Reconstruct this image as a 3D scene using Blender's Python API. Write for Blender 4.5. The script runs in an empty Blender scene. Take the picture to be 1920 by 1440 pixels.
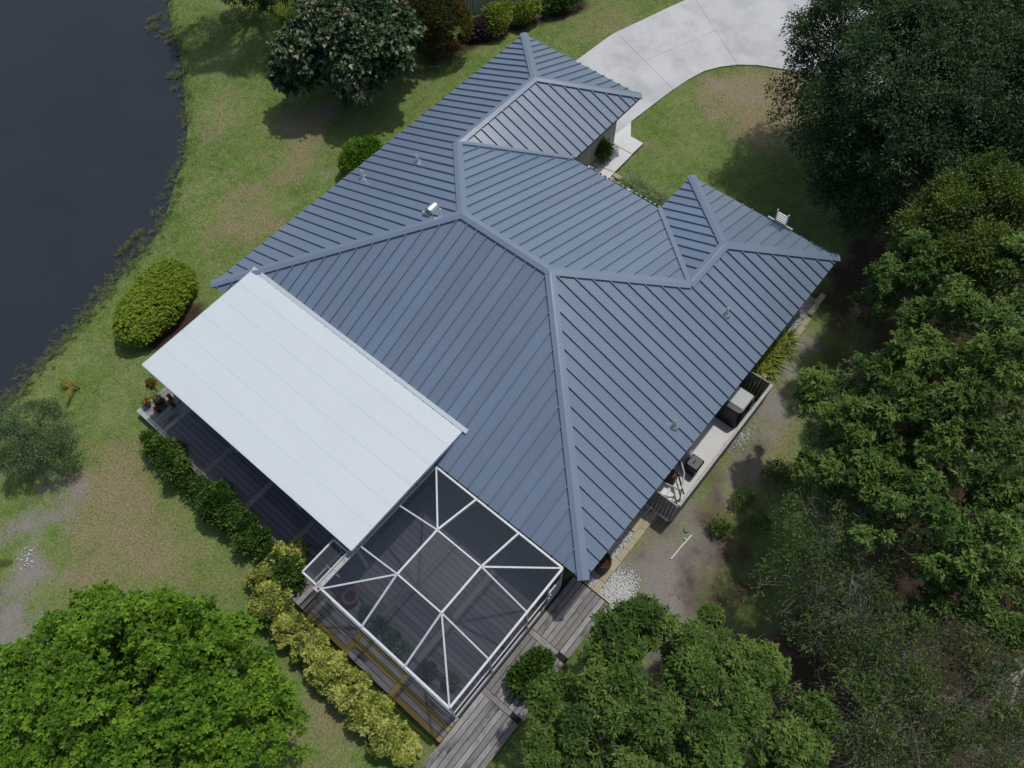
import bpy, math, random
import numpy as np
from mathutils import Matrix, Vector
random.seed(7); rng = np.random.default_rng(11)
sc = bpy.context.scene
COL = sc.collection

# ------------------------------------------------------------------ camera
EYE = np.array([-5.723, -19.073, 24.783])
ROT = np.array([[0.6406209553654039, 0.6743093904170508, -0.3673031956600738],
                [-0.7677216522672552, 0.5534848209195159, -0.32289010150781494],
                [-0.014431084046352523, 0.4888367815611634, 0.8722558941080137]])
FOC = 1458.0                                    # focal length in photo pixels (1920 wide)
cd = bpy.data.cameras.new('camera'); cam = bpy.data.objects.new('camera', cd); COL.objects.link(cam)
cd.sensor_fit = 'HORIZONTAL'; cd.sensor_width = 36.0; cd.lens = FOC / 1920 * 36
cd.clip_start = 0.5; cd.clip_end = 2000
m4 = Matrix([list(ROT[i]) + [EYE[i]] for i in range(3)] + [[0, 0, 0, 1]]); cam.matrix_world = m4
sc.camera = cam

# ------------------------------------------------------------------ light
SUN = np.array([1.05, -0.10, 2.56]); SUN = SUN / np.linalg.norm(SUN)
w = bpy.data.worlds.new('World'); sc.world = w; w.use_nodes = True
nt = w.node_tree; nt.nodes.clear()
sky = nt.nodes.new('ShaderNodeTexSky'); sky.sky_type = 'NISHITA'; sky.sun_disc = False
sky.sun_elevation = math.asin(SUN[2]); sky.sun_rotation = math.atan2(SUN[0], SUN[1])
sky.air_density = 1.0; sky.dust_density = 2.2; sky.ozone_density = 1.0
bg = nt.nodes.new('ShaderNodeBackground'); bg.inputs[1].default_value = 0.12
wo = nt.nodes.new('ShaderNodeOutputWorld')
nt.links.new(sky.outputs[0], bg.inputs[0]); nt.links.new(bg.outputs[0], wo.inputs[0])
sl = bpy.data.lights.new('sun', 'SUN'); so = bpy.data.objects.new('sun', sl); COL.objects.link(so)
sl.energy = 2.7; sl.angle = math.radians(1.4); sl.color = (1.0, 0.955, 0.89)
so.rotation_euler = Vector(SUN).to_track_quat('Z', 'Y').to_euler(); so.location = (0, 0, 60)
sc.view_settings.view_transform = 'Standard'; sc.view_settings.look = 'None'
sc.view_settings.exposure = -0.38; sc.view_settings.gamma = 1.0
sc.view_settings.use_curve_mapping = False

# ------------------------------------------------------------------ pixel -> place (a ray met with a height or a roof plane)
def at(x, y, z=0.0):
    d = ROT @ np.array([(x - 960) / FOC, -(y - 720) / FOC, -1.0])
    return EYE + d * ((z - EYE[2]) / d[2])
def at_plane(x, y, p0, n):
    d = ROT @ np.array([(x - 960) / FOC, -(y - 720) / FOC, -1.0])
    return EYE + d * (np.dot(np.array(p0) - EYE, n) / np.dot(d, n))

# ------------------------------------------------------------------ node helpers
class NT:
    def __init__(s, name):
        s.m = bpy.data.materials.new(name); s.m.use_nodes = True
        s.t = s.m.node_tree; s.t.nodes.clear()
        s.out = s.t.nodes.new('ShaderNodeOutputMaterial')
        s.geo = s.t.nodes.new('ShaderNodeNewGeometry').outputs['Position']
        s.oi = None
    def n(s, t): return s.t.nodes.new(t)
    def l(s, a, b): s.t.links.new(a, b)
    def put(s, sock, v):
        if hasattr(v, 'is_linked'): s.l(v, sock)
        elif isinstance(v, (tuple, list)): sock.default_value = tuple(v) + ((1.0,) if len(v) == 3 and len(sock.default_value) == 4 else ())
        else: sock.default_value = v
    def rand(s):
        if s.oi is None: s.oi = s.n('ShaderNodeObjectInfo').outputs['Random']
        return s.oi
    def noise(s, scale, detail=4, rough=.6, vec=None, stretch=None, off=None):
        k = s.n('ShaderNodeTexNoise'); k.inputs['Scale'].default_value = scale
        k.inputs['Detail'].default_value = detail; k.inputs['Roughness'].default_value = rough
        v = vec or s.geo
        if stretch or off:
            mp = s.n('ShaderNodeMapping'); s.l(v, mp.inputs[0])
            if stretch: mp.inputs['Scale'].default_value = stretch
            if off is not None: s.put(mp.inputs['Location'], off)
            v = mp.outputs[0]
        s.l(v, k.inputs['Vector']); return k.outputs['Fac']
    def math(s, op, a, b=0.0, c=0.0, clamp=False):
        k = s.n('ShaderNodeMath'); k.operation = op; k.use_clamp = clamp
        for i, v in enumerate((a, b, c)): s.put(k.inputs[i], v)
        return k.outputs[0]
    def ramp(s, f, stops):
        k = s.n('ShaderNodeValToRGB'); e = k.color_ramp.elements
        while len(e) < len(stops): e.new(.5)
        for i, (p, c) in enumerate(stops):
            e[i].position = p; e[i].color = (c, c, c, 1) if not isinstance(c, (tuple, list)) else tuple(c) + (1,)
        s.l(f, k.inputs[0]); return k.outputs[0]
    def mix(s, f, a, b, mode='MIX'):
        k = s.n('ShaderNodeMix'); k.data_type = 'RGBA'; k.blend_type = mode
        s.put(k.inputs[0], f); s.put(k.inputs[6], a); s.put(k.inputs[7], b); return k.outputs[2]
    def bump(s, h, strength=.3, dist=.02):
        k = s.n('ShaderNodeBump'); k.inputs['Strength'].default_value = strength; k.inputs['Distance'].default_value = dist
        s.l(h, k.inputs['Height']); return k.outputs[0]
    def attr(s, name, col=False):
        k = s.n('ShaderNodeAttribute'); k.attribute_name = name
        return k.outputs['Color'] if col else k.outputs['Fac']
    def pbr(s, col, rough=.6, metal=0.0, spec=.5, normal=None, ior=None):
        b = s.n('ShaderNodeBsdfPrincipled'); s.put(b.inputs['Base Color'], col); s.put(b.inputs['Roughness'], rough)
        b.inputs['Metallic'].default_value = metal; b.inputs['Specular IOR Level'].default_value = spec
        if ior: b.inputs['IOR'].default_value = ior
        if normal is not None: s.l(normal, b.inputs['Normal'])
        s.l(b.outputs[0], s.out.inputs[0]); return b

def flat(name, c, rough=.6, var=.12, scale=3.0, metal=0.0, spec=.4, bump=0.0, ovar=0.0, stain=None):
    k = NT(name); f = k.noise(scale, 5)
    lo = tuple(v * (1 - var) for v in c); hi = tuple(v * (1 + var) for v in c)
    col = k.mix(f, lo, hi)
    if stain:
        g = k.ramp(k.noise(stain[1], 6, .7), ((.45, 0.0), (.7, 1.0))); col = k.mix(k.math('MULTIPLY', g, stain[2]), col, stain[0])
    if ovar:
        h = k.math('MULTIPLY_ADD', k.rand(), 2 * ovar, 1 - ovar)
        col = k.mix(1.0, col, h, 'MULTIPLY')
    k.pbr(col, rough, metal, spec, k.bump(k.noise(scale * 12, 3), bump, .01) if bump else None)
    return k.m

def leafmat(name, dark, mid, light, extra=None, rough=.55, trans=.28):
    k = NT(name); v = k.attr('var')
    st = [(0.0, dark), (.5, mid), (1.0, light)]
    if extra: st = [(0.0, dark), (.42, mid), (.84, light), (.90, extra), (1.0, extra)]
    col = k.ramp(v, st)
    b = k.n('ShaderNodeBsdfPrincipled'); k.l(col, b.inputs['Base Color']); b.inputs['Roughness'].default_value = rough
    b.inputs['Specular IOR Level'].default_value = .18
    t = k.n('ShaderNodeBsdfTranslucent'); k.l(k.mix(1.0, col, (1.1, 1.15, .6), 'MULTIPLY'), t.inputs[0])
    mx = k.n('ShaderNodeMixShader'); mx.inputs[0].default_value = trans
    k.l(b.outputs[0], mx.inputs[1]); k.l(t.outputs[0], mx.inputs[2]); k.l(mx.outputs[0], k.out.inputs[0])
    return k.m

def woodmat(name, along, c1, c2, dark, amount=.6, rough=.75):
    k = NT(name); st = (1.2, 14, 14) if along == 'x' else (14, 1.2, 14)
    off = k.n('ShaderNodeCombineXYZ'); k.l(k.math('MULTIPLY', k.rand(), 57.0), off.inputs[2])
    g = k.noise(2.2, 7, .72, stretch=st, off=off.outputs[0])
    big = k.noise(.9, 4, .6, off=off.outputs[0])
    col = k.mix(k.ramp(g, ((.3, 0.0), (.7, 1.0))), c1, c2)
    h = k.math('MULTIPLY_ADD', k.rand(), .5, .75); col = k.mix(1.0, col, h, 'MULTIPLY')
    dk = k.math('MULTIPLY', k.ramp(k.math('ADD', k.math('MULTIPLY', g, .6), k.math('MULTIPLY', big, .5)), ((.56, 0.0), (.66, 1.0))), amount)
    col = k.mix(dk, col, dark)
    k.pbr(col, rough, 0, .25, k.bump(g, .35, .01)); return k.m

# ------------------------------------------------------------------ mesh helpers
def link(name, me, mat, parent=None, loc=None):
    o = bpy.data.objects.new(name, me); COL.objects.link(o)
    if mat and not me.materials: me.materials.append(mat)
    if parent is not None:
        o.parent = parent
        if parent.type == 'EMPTY': o.matrix_parent_inverse = Matrix.Translation(-Vector(parent.location))
    if loc is not None: o.location = loc
    return o
def mesh(name, v, f, mat, parent=None, smooth=False):
    me = bpy.data.meshes.new(name); me.from_pydata([tuple(map(float, p)) for p in v], [], f); me.update()
    if smooth: me.shade_smooth()
    return link(name, me, mat, parent)
def tag(o, label, cat, group=None, kind=None):
    if kind: o['kind'] = kind
    if label: o['label'] = label
    if cat: o['category'] = cat
    if group: o['group'] = group
    return o
def thing(name, loc, label, cat, group=None):
    o = bpy.data.objects.new(name, None); COL.objects.link(o); o.location = tuple(map(float, loc)); o.empty_display_size = .3
    return tag(o, label, cat, group)
BOXF = [(0, 3, 2, 1), (4, 5, 6, 7), (0, 1, 5, 4), (1, 2, 6, 5), (2, 3, 7, 6), (3, 0, 4, 7)]
_unit = {}
def box(name, x0, x1, y0, y1, z0, z1, mat, parent=None):
    if mat.name not in _unit:
        me = bpy.data.meshes.new('unit_' + mat.name)
        me.from_pydata([(-.5, -.5, -.5), (.5, -.5, -.5), (.5, .5, -.5), (-.5, .5, -.5), (-.5, -.5, .5), (.5, -.5, .5), (.5, .5, .5), (-.5, .5, .5)], [], BOXF)
        me.materials.append(mat); _unit[mat.name] = me
    o = bpy.data.objects.new(name, _unit[mat.name]); COL.objects.link(o)
    o.location = ((x0 + x1) / 2, (y0 + y1) / 2, (z0 + z1) / 2); o.scale = (abs(x1 - x0), abs(y1 - y0), abs(z1 - z0))
    if parent is not None:
        o.parent = parent
        if parent.type == 'EMPTY': o.matrix_parent_inverse = Matrix.Translation(-Vector(parent.location))
        else: o.matrix_parent_inverse = parent.matrix_basis.inverted()
    return o
class MB:
    def __init__(s): s.v = []; s.f = []
    def box(s, x0, x1, y0, y1, z0, z1):
        b = len(s.v)
        s.v += [(x0, y0, z0), (x1, y0, z0), (x1, y1, z0), (x0, y1, z0), (x0, y0, z1), (x1, y0, z1), (x1, y1, z1), (x0, y1, z1)]
        s.f += [tuple(b + i for i in q) for q in BOXF]; return s
    def beam(s, p, q, wd, ht, up=(0, 0, 1)):
        p = np.array(p, float); q = np.array(q, float); e = q - p; e /= np.linalg.norm(e)
        a = np.cross(e, up)
        if np.linalg.norm(a) < 1e-4: a = np.cross(e, (1, 0, 0))
        a /= np.linalg.norm(a); u = np.cross(a, e); b = len(s.v)
        for c in (p, q):
            for i, j in ((-1, -1), (1, -1), (1, 1), (-1, 1)): s.v.append(tuple(c + a * wd / 2 * i + u * ht / 2 * j))
        s.f += [tuple(b + i for i in t) for t in ((0, 1, 2, 3), (7, 6, 5, 4), (0, 4, 5, 1), (1, 5, 6, 2), (2, 6, 7, 3), (3, 7, 4, 0))]; return s
    def tube(s, pts, rad, n=6, cap=True):
        pts = [np.array(p, float) for p in pts]; b = len(s.v); N = len(pts)
        for i, p in enumerate(pts):
            e = pts[min(i + 1, N - 1)] - pts[max(i - 1, 0)]; e = e / (np.linalg.norm(e) + 1e-9)
            a = np.cross(e, (.31, .17, .93) if abs(e[2]) < .95 else (1, 0, 0)); a /= np.linalg.norm(a); c = np.cross(e, a)
            r = rad[i] if hasattr(rad, '__len__') else rad
            for k in range(n):
                t = 2 * math.pi * k / n; s.v.append(tuple(p + a * r * math.cos(t) + c * r * math.sin(t)))
        for i in range(N - 1):
            for k in range(n):
                k2 = (k + 1) % n; s.f.append((b + i * n + k, b + i * n + k2, b + (i + 1) * n + k2, b + (i + 1) * n + k))
        if cap: s.f.append(tuple(b + (N - 1) * n + k for k in range(n))); s.f.append(tuple(b + k for k in range(n))[::-1])
        return s
    def lathe(s, c, prof, n=20):
        b = len(s.v); c = np.array(c, float)
        for r, z in prof:
            for k in range(n):
                t = 2 * math.pi * k / n; s.v.append((c[0] + r * math.cos(t), c[1] + r * math.sin(t), c[2] + z))
        for i in range(len(prof) - 1):
            for k in range(n):
                k2 = (k + 1) % n; s.f.append((b + i * n + k, b + i * n + k2, b + (i + 1) * n + k2, b + (i + 1) * n + k))
        return s
    def prism(s, poly, z0, z1):
        b = len(s.v); n = len(poly)
        ar = sum(poly[i][0] * poly[(i + 1) % n][1] - poly[(i + 1) % n][0] * poly[i][1] for i in range(n))
        if ar < 0: poly = poly[::-1]
        s.v += [(p[0], p[1], z0) for p in poly] + [(p[0], p[1], z1) for p in poly]
        s.f.append(tuple(b + i for i in range(n))[::-1]); s.f.append(tuple(b + n + i for i in range(n)))
        for i in range(n): j = (i + 1) % n; s.f.append((b + i, b + j, b + n + j, b + n + i))
        return s
    def build(s, name, mat, parent=None, smooth=False): return mesh(name, s.v, s.f, mat, parent, smooth)

def tris_mesh(name, V, T, mat, parent=None, var=None, extra=None, nper=3):
    V = np.asarray(V, np.float32); T = np.asarray(T, np.int32); me = bpy.data.meshes.new(name)
    me.vertices.add(len(V)); me.vertices.foreach_set('co', V.ravel())
    me.loops.add(T.size); me.loops.foreach_set('vertex_index', T.ravel())
    me.polygons.add(len(T)); me.polygons.foreach_set('loop_start', np.arange(0, T.size, nper, dtype=np.int32))
    me.update(calc_edges=True)
    if var is not None:
        a = me.attributes.new('var', 'FLOAT', 'POINT'); a.data.foreach_set('value', np.asarray(var, np.float32))
    if extra is not None:
        a = me.attributes.new('mask', 'FLOAT_COLOR', 'POINT'); a.data.foreach_set('color', np.asarray(extra, np.float32).ravel())
    return link(name, me, mat, parent)

# ------------------------------------------------------------------ materials
def roofmat(name, c, rough):
    k = NT(name); f = k.noise(.35, 4); g = k.noise(7.0, 5, .7)
    col = k.mix(f, tuple(v * .90 for v in c), tuple(v * 1.08 for v in c))
    col = k.mix(k.math('MULTIPLY', k.ramp(g, ((.5, 0.0), (.8, 1.0))), .05), col, tuple(v * 1.5 for v in c))
    h = k.math('MULTIPLY_ADD', k.rand(), .10, .95); col = k.mix(1.0, col, h, 'MULTIPLY')
    r = k.math('MULTIPLY_ADD', k.noise(1.3, 5), .18, rough - .09)
    k.pbr(col, r, 0.0, .75, k.bump(k.noise(2.0, 3), .06, .02)); return k.m
M = {}
M['roof'] = roofmat('roof_metal', (.180, .240, .322), .26)
M['cap'] = roofmat('cap_metal', (.19, .25, .332), .30)
M['deckroof'] = flat('roof_underlay', (.05, .06, .08))
M['fascia'] = flat('fascia_paint', (.10, .125, .16), .5)
M['galv'] = flat('galvanised_metal', (.50, .53, .56), .35, .15, 6, metal=.5)
M['wall'] = flat('wall_siding', (.44, .44, .41), .7, .1, 2.0, bump=.15, ovar=.06)
M['soffit'] = flat('soffit_board', (.45, .45, .43), .7)
M['membrane'] = flat('white_membrane', (.65, .715, .74), .6, .035, .7, ovar=.012, stain=((.5, .54, .55), 1.4, .12))
M['membrane_edge'] = flat('white_edge_metal', (.66, .73, .755), .5, .05, 3)
M['seam'] = flat('membrane_seam', (.56, .63, .66), .6, .05, 2)
M['alu'] = flat('white_aluminium', (.68, .71, .73), .4, .12, 5, stain=((.28, .27, .26), 9.0, .30))
M['alu_dirty'] = flat('dirty_aluminium', (.50, .48, .48), .6, .2, 8, stain=((.09, .08, .08), 10.0, .75))
M['wood_x'] = woodmat('weathered_board_x', 'x', (.15, .142, .142), (.43, .42, .415), (.030, .026, .026), .9)
M['wood_y'] = woodmat('weathered_board_y', 'y', (.15, .142, .142), (.43, .42, .415), (.030, .026, .026), .9)
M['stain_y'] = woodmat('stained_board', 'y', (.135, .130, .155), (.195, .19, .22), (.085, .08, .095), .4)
M['brk_x'] = woodmat('breaker_board', 'x', (.17, .17, .18), (.25, .25, .26), (.04, .04, .045), .3)
M['newwood_y'] = woodmat('new_pine_board_y', 'y', (.27, .20, .062), (.40, .31, .11), (.18, .125, .04), .3)
M['newwood_x'] = woodmat('new_pine_board_x', 'x', (.27, .20, .062), (.40, .31, .11), (.18, .125, .04), .3)
M['edgewood'] = flat('pale_edge_board', (.42, .43, .44), .7, .2, 6)
M['under'] = flat('deck_framing', (.02, .018, .017), .9)
M['concrete'] = flat('driveway_concrete', (.57, .575, .58), .8, .16, .5, bump=.2, ovar=.03, stain=((.38, .39, .395), .55, .8))
M['walk'] = flat('walk_concrete', (.68, .69, .70), .8, .06, 1.2, bump=.15, ovar=.02, stain=((.50, .50, .50), 2.5, .3))
M['paver'] = flat('tan_edging_block', (.42, .37, .26), .85, .15, 8, bump=.3, ovar=.12)
M['picket_grey'] = flat('grey_picket', (.20, .205, .19), .75, .15, 6, ovar=.12)
M['rail_pale'] = flat('pale_fence_rail', (.46, .45, .42), .7, .15, 8, stain=((.2, .19, .17), 9, .4))
M['white'] = flat('white_paint', (.72, .73, .74), .5, .06, 5)
M['fence_wood'] = flat('grey_fence_board', (.34, .34, .325), .85, .35, 9, ovar=.18)
M['black'] = flat('black_plastic', (.012, .012, .014), .45, .2, 10)
M['palegrey'] = flat('pale_grey_plastic', (.42, .46, .46), .5, .08, 5)
M['brown'] = flat('brown_clay', (.06, .035, .025), .7, .2, 8)
M['terracotta'] = flat('terracotta', (.19, .085, .05), .8, .2, 9)
M['soil'] = flat('potting_soil', (.03, .022, .016), .95, .4, 20)
M['glaze'] = flat('grey_glazed_pot', (.10, .11, .13), .3, .2, 8)
M['bark'] = flat('bark_brown', (.075, .06, .048), .9, .35, 9, bump=.5)
M['bark_pale'] = flat('bark_pale_grey', (.27, .255, .235), .9, .35, 11, bump=.4)
M['green_lid'] = flat('green_utility_lid', (.07, .14, .12), .5, .1, 8)
M['rock'] = flat('bed_rock', (.33, .27, .21), .9, .25, 6, bump=.5)
M['gravel'] = flat('white_gravel', (.58, .585, .58), .85, .35, 24)
M['litter'] = flat('dry_leaf', (.30, .20, .10), .8, .4, 30)
M['petal'] = flat('pale_petal', (.75, .73, .68), .7, .1, 30)
M['flower'] = flat('red_flower', (.32, .03, .04), .6, .35, 30)
M['flower_o'] = flat('orange_flower', (.42, .12, .03), .6, .3, 30)

k = NT('insect_screen')                          # fine dark mesh: most light goes through, the rest hits dark thread
tb = k.n('ShaderNodeBsdfTransparent'); db = k.n('ShaderNodeBsdfPrincipled'); db.inputs['Base Color'].default_value = (.040, .055, .080, 1); db.inputs['Roughness'].default_value = .5
mx = k.n('ShaderNodeMixShader'); mx.inputs[0].default_value = .47
k.l(tb.outputs[0], mx.inputs[1]); k.l(db.outputs[0], mx.inputs[2]); k.l(mx.outputs[0], k.out.inputs[0]); M['screen'] = k.m

k = NT('lake_water')
wv = k.noise(1.6, 4, .6, stretch=(1.0, 2.2, 1.0)); w2 = k.noise(7.0, 3, .6, stretch=(1.0, 2.0, 1.0))
calm = k.ramp(k.noise(.11, 3), ((.38, .3), (.65, 1.0)))
hh = k.math('MULTIPLY', k.math('ADD', wv, k.math('MULTIPLY', w2, .4)), calm)
mud = k.mix(k.noise(.25, 4), (.026, .033, .043), (.040, .045, .052))
k.pbr(mud, .05, 0, .5, k.bump(hh, .5, .08), ior=1.333); M['water'] = k.m

def groundmat(name, blades=False):
    k = NT(name)
    sp = k.n('ShaderNodeSeparateColor'); k.l(k.attr('mask', True), sp.inputs[0]); bare, dry, lit = sp.outputs[0], sp.outputs[1], sp.outputs[2]
    n1 = k.noise(.45, 5, .62); n2 = k.noise(2.6, 5, .65); n3 = k.noise(14, 4, .7); n4 = k.noise(60, 2, .6); nm = k.noise(1.1, 8, .68)
    fine = k.math('ADD', k.math('MULTIPLY', n3, .6), k.math('MULTIPLY', n4, .4))
    g = k.mix(k.ramp(n2, ((.32, 0.0), (.68, 1.0))), (.092, .178, .034), (.190, .262, .066))
    g = k.mix(k.math('MULTIPLY', k.ramp(n1, ((.4, 0.0), (.65, 1.0))), .55), g, (.265, .305, .115))
    g = k.mix(1.0, g, k.ramp(fine, ((.33, .42), (.67, 1.55))), 'MULTIPLY')
    st = k.ramp(k.noise(5.5, 7, .72, stretch=(1.0, .55, 1.0)), ((.52, 0.0), (.70, 1.0)))
    g = k.mix(k.math('MULTIPLY', st, .5), g, (.34, .355, .17))
    def edge(m, lo=.42, hi=.60, amt=.8):
        x = k.math('ADD', m, k.math('MULTIPLY', k.math('SUBTRACT', k.math('ADD', k.math('MULTIPLY', nm, .62), k.math('MULTIPLY', fine, .38)), .5), amt))
        return k.ramp(x, ((lo, 0.0), (hi, 1.0)))
    dc = k.mix(n3, (.20, .150, .085), (.46, .365, .235)); dc = k.mix(1.0, dc, k.ramp(fine, ((.3, .6), (.7, 1.3))), 'MULTIPLY')
    c = k.mix(k.math('MULTIPLY', edge(dry, .26, .80, 2.2), .92), g, dc)
    if not blades:
        sc_ = k.mix(n3, (.17, .148, .125), (.45, .42, .39)); sc_ = k.mix(1.0, sc_, k.ramp(n4, ((.3, .75), (.7, 1.15))), 'MULTIPLY')
        c = k.mix(edge(bare, .26, .84, 3.6), c, sc_)
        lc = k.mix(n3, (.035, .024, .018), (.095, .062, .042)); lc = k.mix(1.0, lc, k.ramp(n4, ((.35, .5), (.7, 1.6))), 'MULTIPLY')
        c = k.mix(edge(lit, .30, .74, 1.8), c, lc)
    else:
        c = k.mix(1.0, c, k.math('MULTIPLY_ADD', k.attr('var'), .8, .68), 'MULTIPLY')
    k.pbr(c, .9, 0, .12, None if blades else k.bump(k.math('ADD', n3, n4), .7, .04)); return k.m
M['ground'] = groundmat('lawn_ground'); M['grass'] = groundmat('grass_blade', True)

M['lf_bright'] = leafmat('leaf_bright_green', (0.045, 0.115, 0.01), (0.115, 0.25, 0.018), (0.235, 0.38, 0.035))
M['lf_hedge'] = leafmat('leaf_dark_hedge', (.020, .055, .010), (.045, .110, .015), (.15, .25, .05))
M['lf_round'] = leafmat('leaf_clipped_shrub', (0.1, 0.165, 0.016), (0.2, 0.3, 0.025), (0.32, 0.4, 0.045))
M['lf_croton'] = leafmat('leaf_yellow_green', (.06, .10, .02), (.28, .33, .055), (.60, .60, .18))
M['lf_oak'] = leafmat('leaf_dark_oak', (0.028, 0.06, 0.024), (0.058, 0.115, 0.045), (0.125, 0.195, 0.085), rough=.4)
M['lf_olive'] = leafmat('leaf_olive', (.045, .085, .018), (.095, .155, .030), (.20, .25, .045))
M['lf_green'] = leafmat('leaf_mid_green', (0.045, 0.095, 0.02), (0.1, 0.185, 0.036), (0.2, 0.3, 0.07), rough=.4)
M['lf_green2'] = leafmat('leaf_fresh_green', (.040, .085, .018), (.100, .180, .032), (.205, .295, .065))
M['lf_sparse'] = leafmat('leaf_thin_grey_green', (.045, .085, .022), (.10, .165, .040), (.19, .25, .08))
M['lf_blue'] = leafmat('leaf_blue_green', (.06, .11, .048), (.125, .20, .085), (.21, .29, .14))
M['lf_sea'] = leafmat('leaf_variegated', (.026, .055, .022), (.065, .125, .05), (.15, .20, .10), extra=(.34, .31, .20), rough=.35, trans=.12)
M['lf_purple'] = leafmat('leaf_purple', (.05, .03, .035), (.10, .06, .065), (.17, .11, .11), rough=.4, trans=.1)
M['lf_orange'] = leafmat('leaf_orange_tipped', (.022, .042, .010), (.055, .075, .014), (.12, .095, .014), extra=(.28, .10, .018))
M['lf_spiky'] = leafmat('leaf_spiky_yellow_green', (.08, .13, .018), (.20, .27, .035), (.42, .45, .09))
M['lf_weed'] = leafmat('leaf_shore_weed', (.06, .10, .03), (.13, .18, .065), (.26, .27, .15))
M['lf_strap'] = leafmat('leaf_grey_strap', (.09, .16, .055), (.20, .28, .12), (.36, .43, .25))
M['lf_yellow'] = leafmat('leaf_yellowed_frond', (.14, .16, .03), (.30, .25, .05), (.40, .26, .08))

# ------------------------------------------------------------------ terrain
SHORE_PX = [(312, 0), (318, 40), (330, 80), (340, 130), (345, 200), (350, 240), (341, 300), (327, 340), (316, 380), (300, 430), (272, 465), (232, 510),
            (192, 555), (160, 590), (130, 625), (100, 660), (60, 700), (30, 740), (0, 775)]
WZ = -.35
SHORE = np.array([at(x, y, WZ)[:2] for x, y in SHORE_PX])
d0 = SHORE[0] - SHORE[3]; d1 = SHORE[-1] - SHORE[-4]
SHORE = np.vstack([SHORE[0] + d0 / np.linalg.norm(d0) * 250, SHORE, SHORE[-1] + d1 / np.linalg.norm(d1) * 250])
def shore_sd(P):                                  # + on land, - in the lake
    best = np.full(len(P), 1e9); sg = np.ones(len(P))
    for a, b in zip(SHORE[:-1], SHORE[1:]):
        e = b - a; t = np.clip(((P - a) @ e) / (e @ e), 0, 1); q = a + t[:, None] * e
        dd = np.linalg.norm(P - q, axis=1); cr = e[0] * (P[:, 1] - a[1]) - e[1] * (P[:, 0] - a[0])
        u = dd < best - 1e-9; best[u] = dd[u]; sg[u] = np.sign(cr[u])
    return best * sg
_t = at(600, 300)[:2][None]
FLIP = 1.0 if shore_sd(_t)[0] > 0 else -1.0
def gz(P):
    P = np.atleast_2d(np.asarray(P, float))[:, :2]; sd = shore_sd(P) * FLIP
    return np.interp(sd, [-6, -2, -.6, 0, .35, 1.2, 2.4], [-1.8, -1.2, -.65, -.38, -.2, -.06, 0])
def gz1(x, y): return float(gz([[x, y]])[0])

# patches of bare sand, dry grass and litter, as world-space discs found from the photograph
BARE = [((55, 985), 1.1, 0.58), ((45, 1070), 1.0, 0.58), ((20, 1150), 1.2, 0.66), ((15, 1230), 1.2, 0.66), ((110, 950), .8, 0.43), ((120, 1075), .5, 0.39), ((150, 905), .8, 0.39), ((100, 900), .6, 0.35),
        ((1500, 640), .9, 0.86), ((1475, 690), .9, 0.86), ((1455, 760), .9, 0.86), ((1420, 810), .9, 0.76), ((1390, 870), .9, 0.70), ((1350, 920), .9, 0.58), ((1300, 970), 1.0, 0.64),
        ((1250, 1030), 1.2, 0.70), ((1215, 1080), 1.1, 0.86), ((1270, 1090), 1.3, 0.81), ((1330, 1020), .9, 0.64), ((1240, 1140), 1.0, 0.81), ((1465, 1205), .9, 0.81), ((1220, 1260), 1.2, 0.70),
        ((1350, 165), .6, 0.50), ((1322, 190), .3, 0.50), ((1400, 175), .9, 0.40), ((230, 1010), .5, 0.35), ((1540, 470), 1.0, 0.30), ((1600, 500), 1.2, 0.40)]
DRY = [((230, 860), 1.6, 0.52), ((160, 930), 1.6, 0.54), ((250, 930), 1.5, 0.45), ((280, 1010), 1.6, 0.43), ((330, 1060), 1.6, 0.40), ((130, 1090), 1.4, 0.43), ((200, 1050), 1.6, 0.47), ((430, 1110), 1.2, 0.36), ((560, 1400), 1.6, 0.50),
       ((560, 235), 1.3, 0.85), ((600, 215), 1.0, 0.70), ((570, 290), 1.2, 0.55), ((500, 420), 1.5, 0.52), ((420, 440), 1.8, 0.48), ((450, 360), 1.4, 0.46), ((540, 330), 1.2, 0.55), ((380, 250), 1.5, 0.40), ((430, 200), 2.0, 0.40),
       ((1400, 170), 1.9, 0.85), ((1460, 215), 1.7, 0.90), ((1345, 170), 1.3, 0.70), ((1430, 250), 1.3, 0.85), ((1480, 160), 1.3, 0.80), ((1340, 230), 1.2, 0.50), ((1100, 60), 2.0, 0.38), ((1150, 30), 2.0, 0.42),
       ((1310, 990), 2.0, 0.60), ((1390, 880), 1.6, 0.65), ((1450, 800), 1.4, 0.60), ((1240, 1090), 2.0, 0.60), ((330, 1350), 2.5, 0.36), ((640, 1330), 1.2, 0.48), ((230, 700), 1.0, 0.40)]
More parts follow.
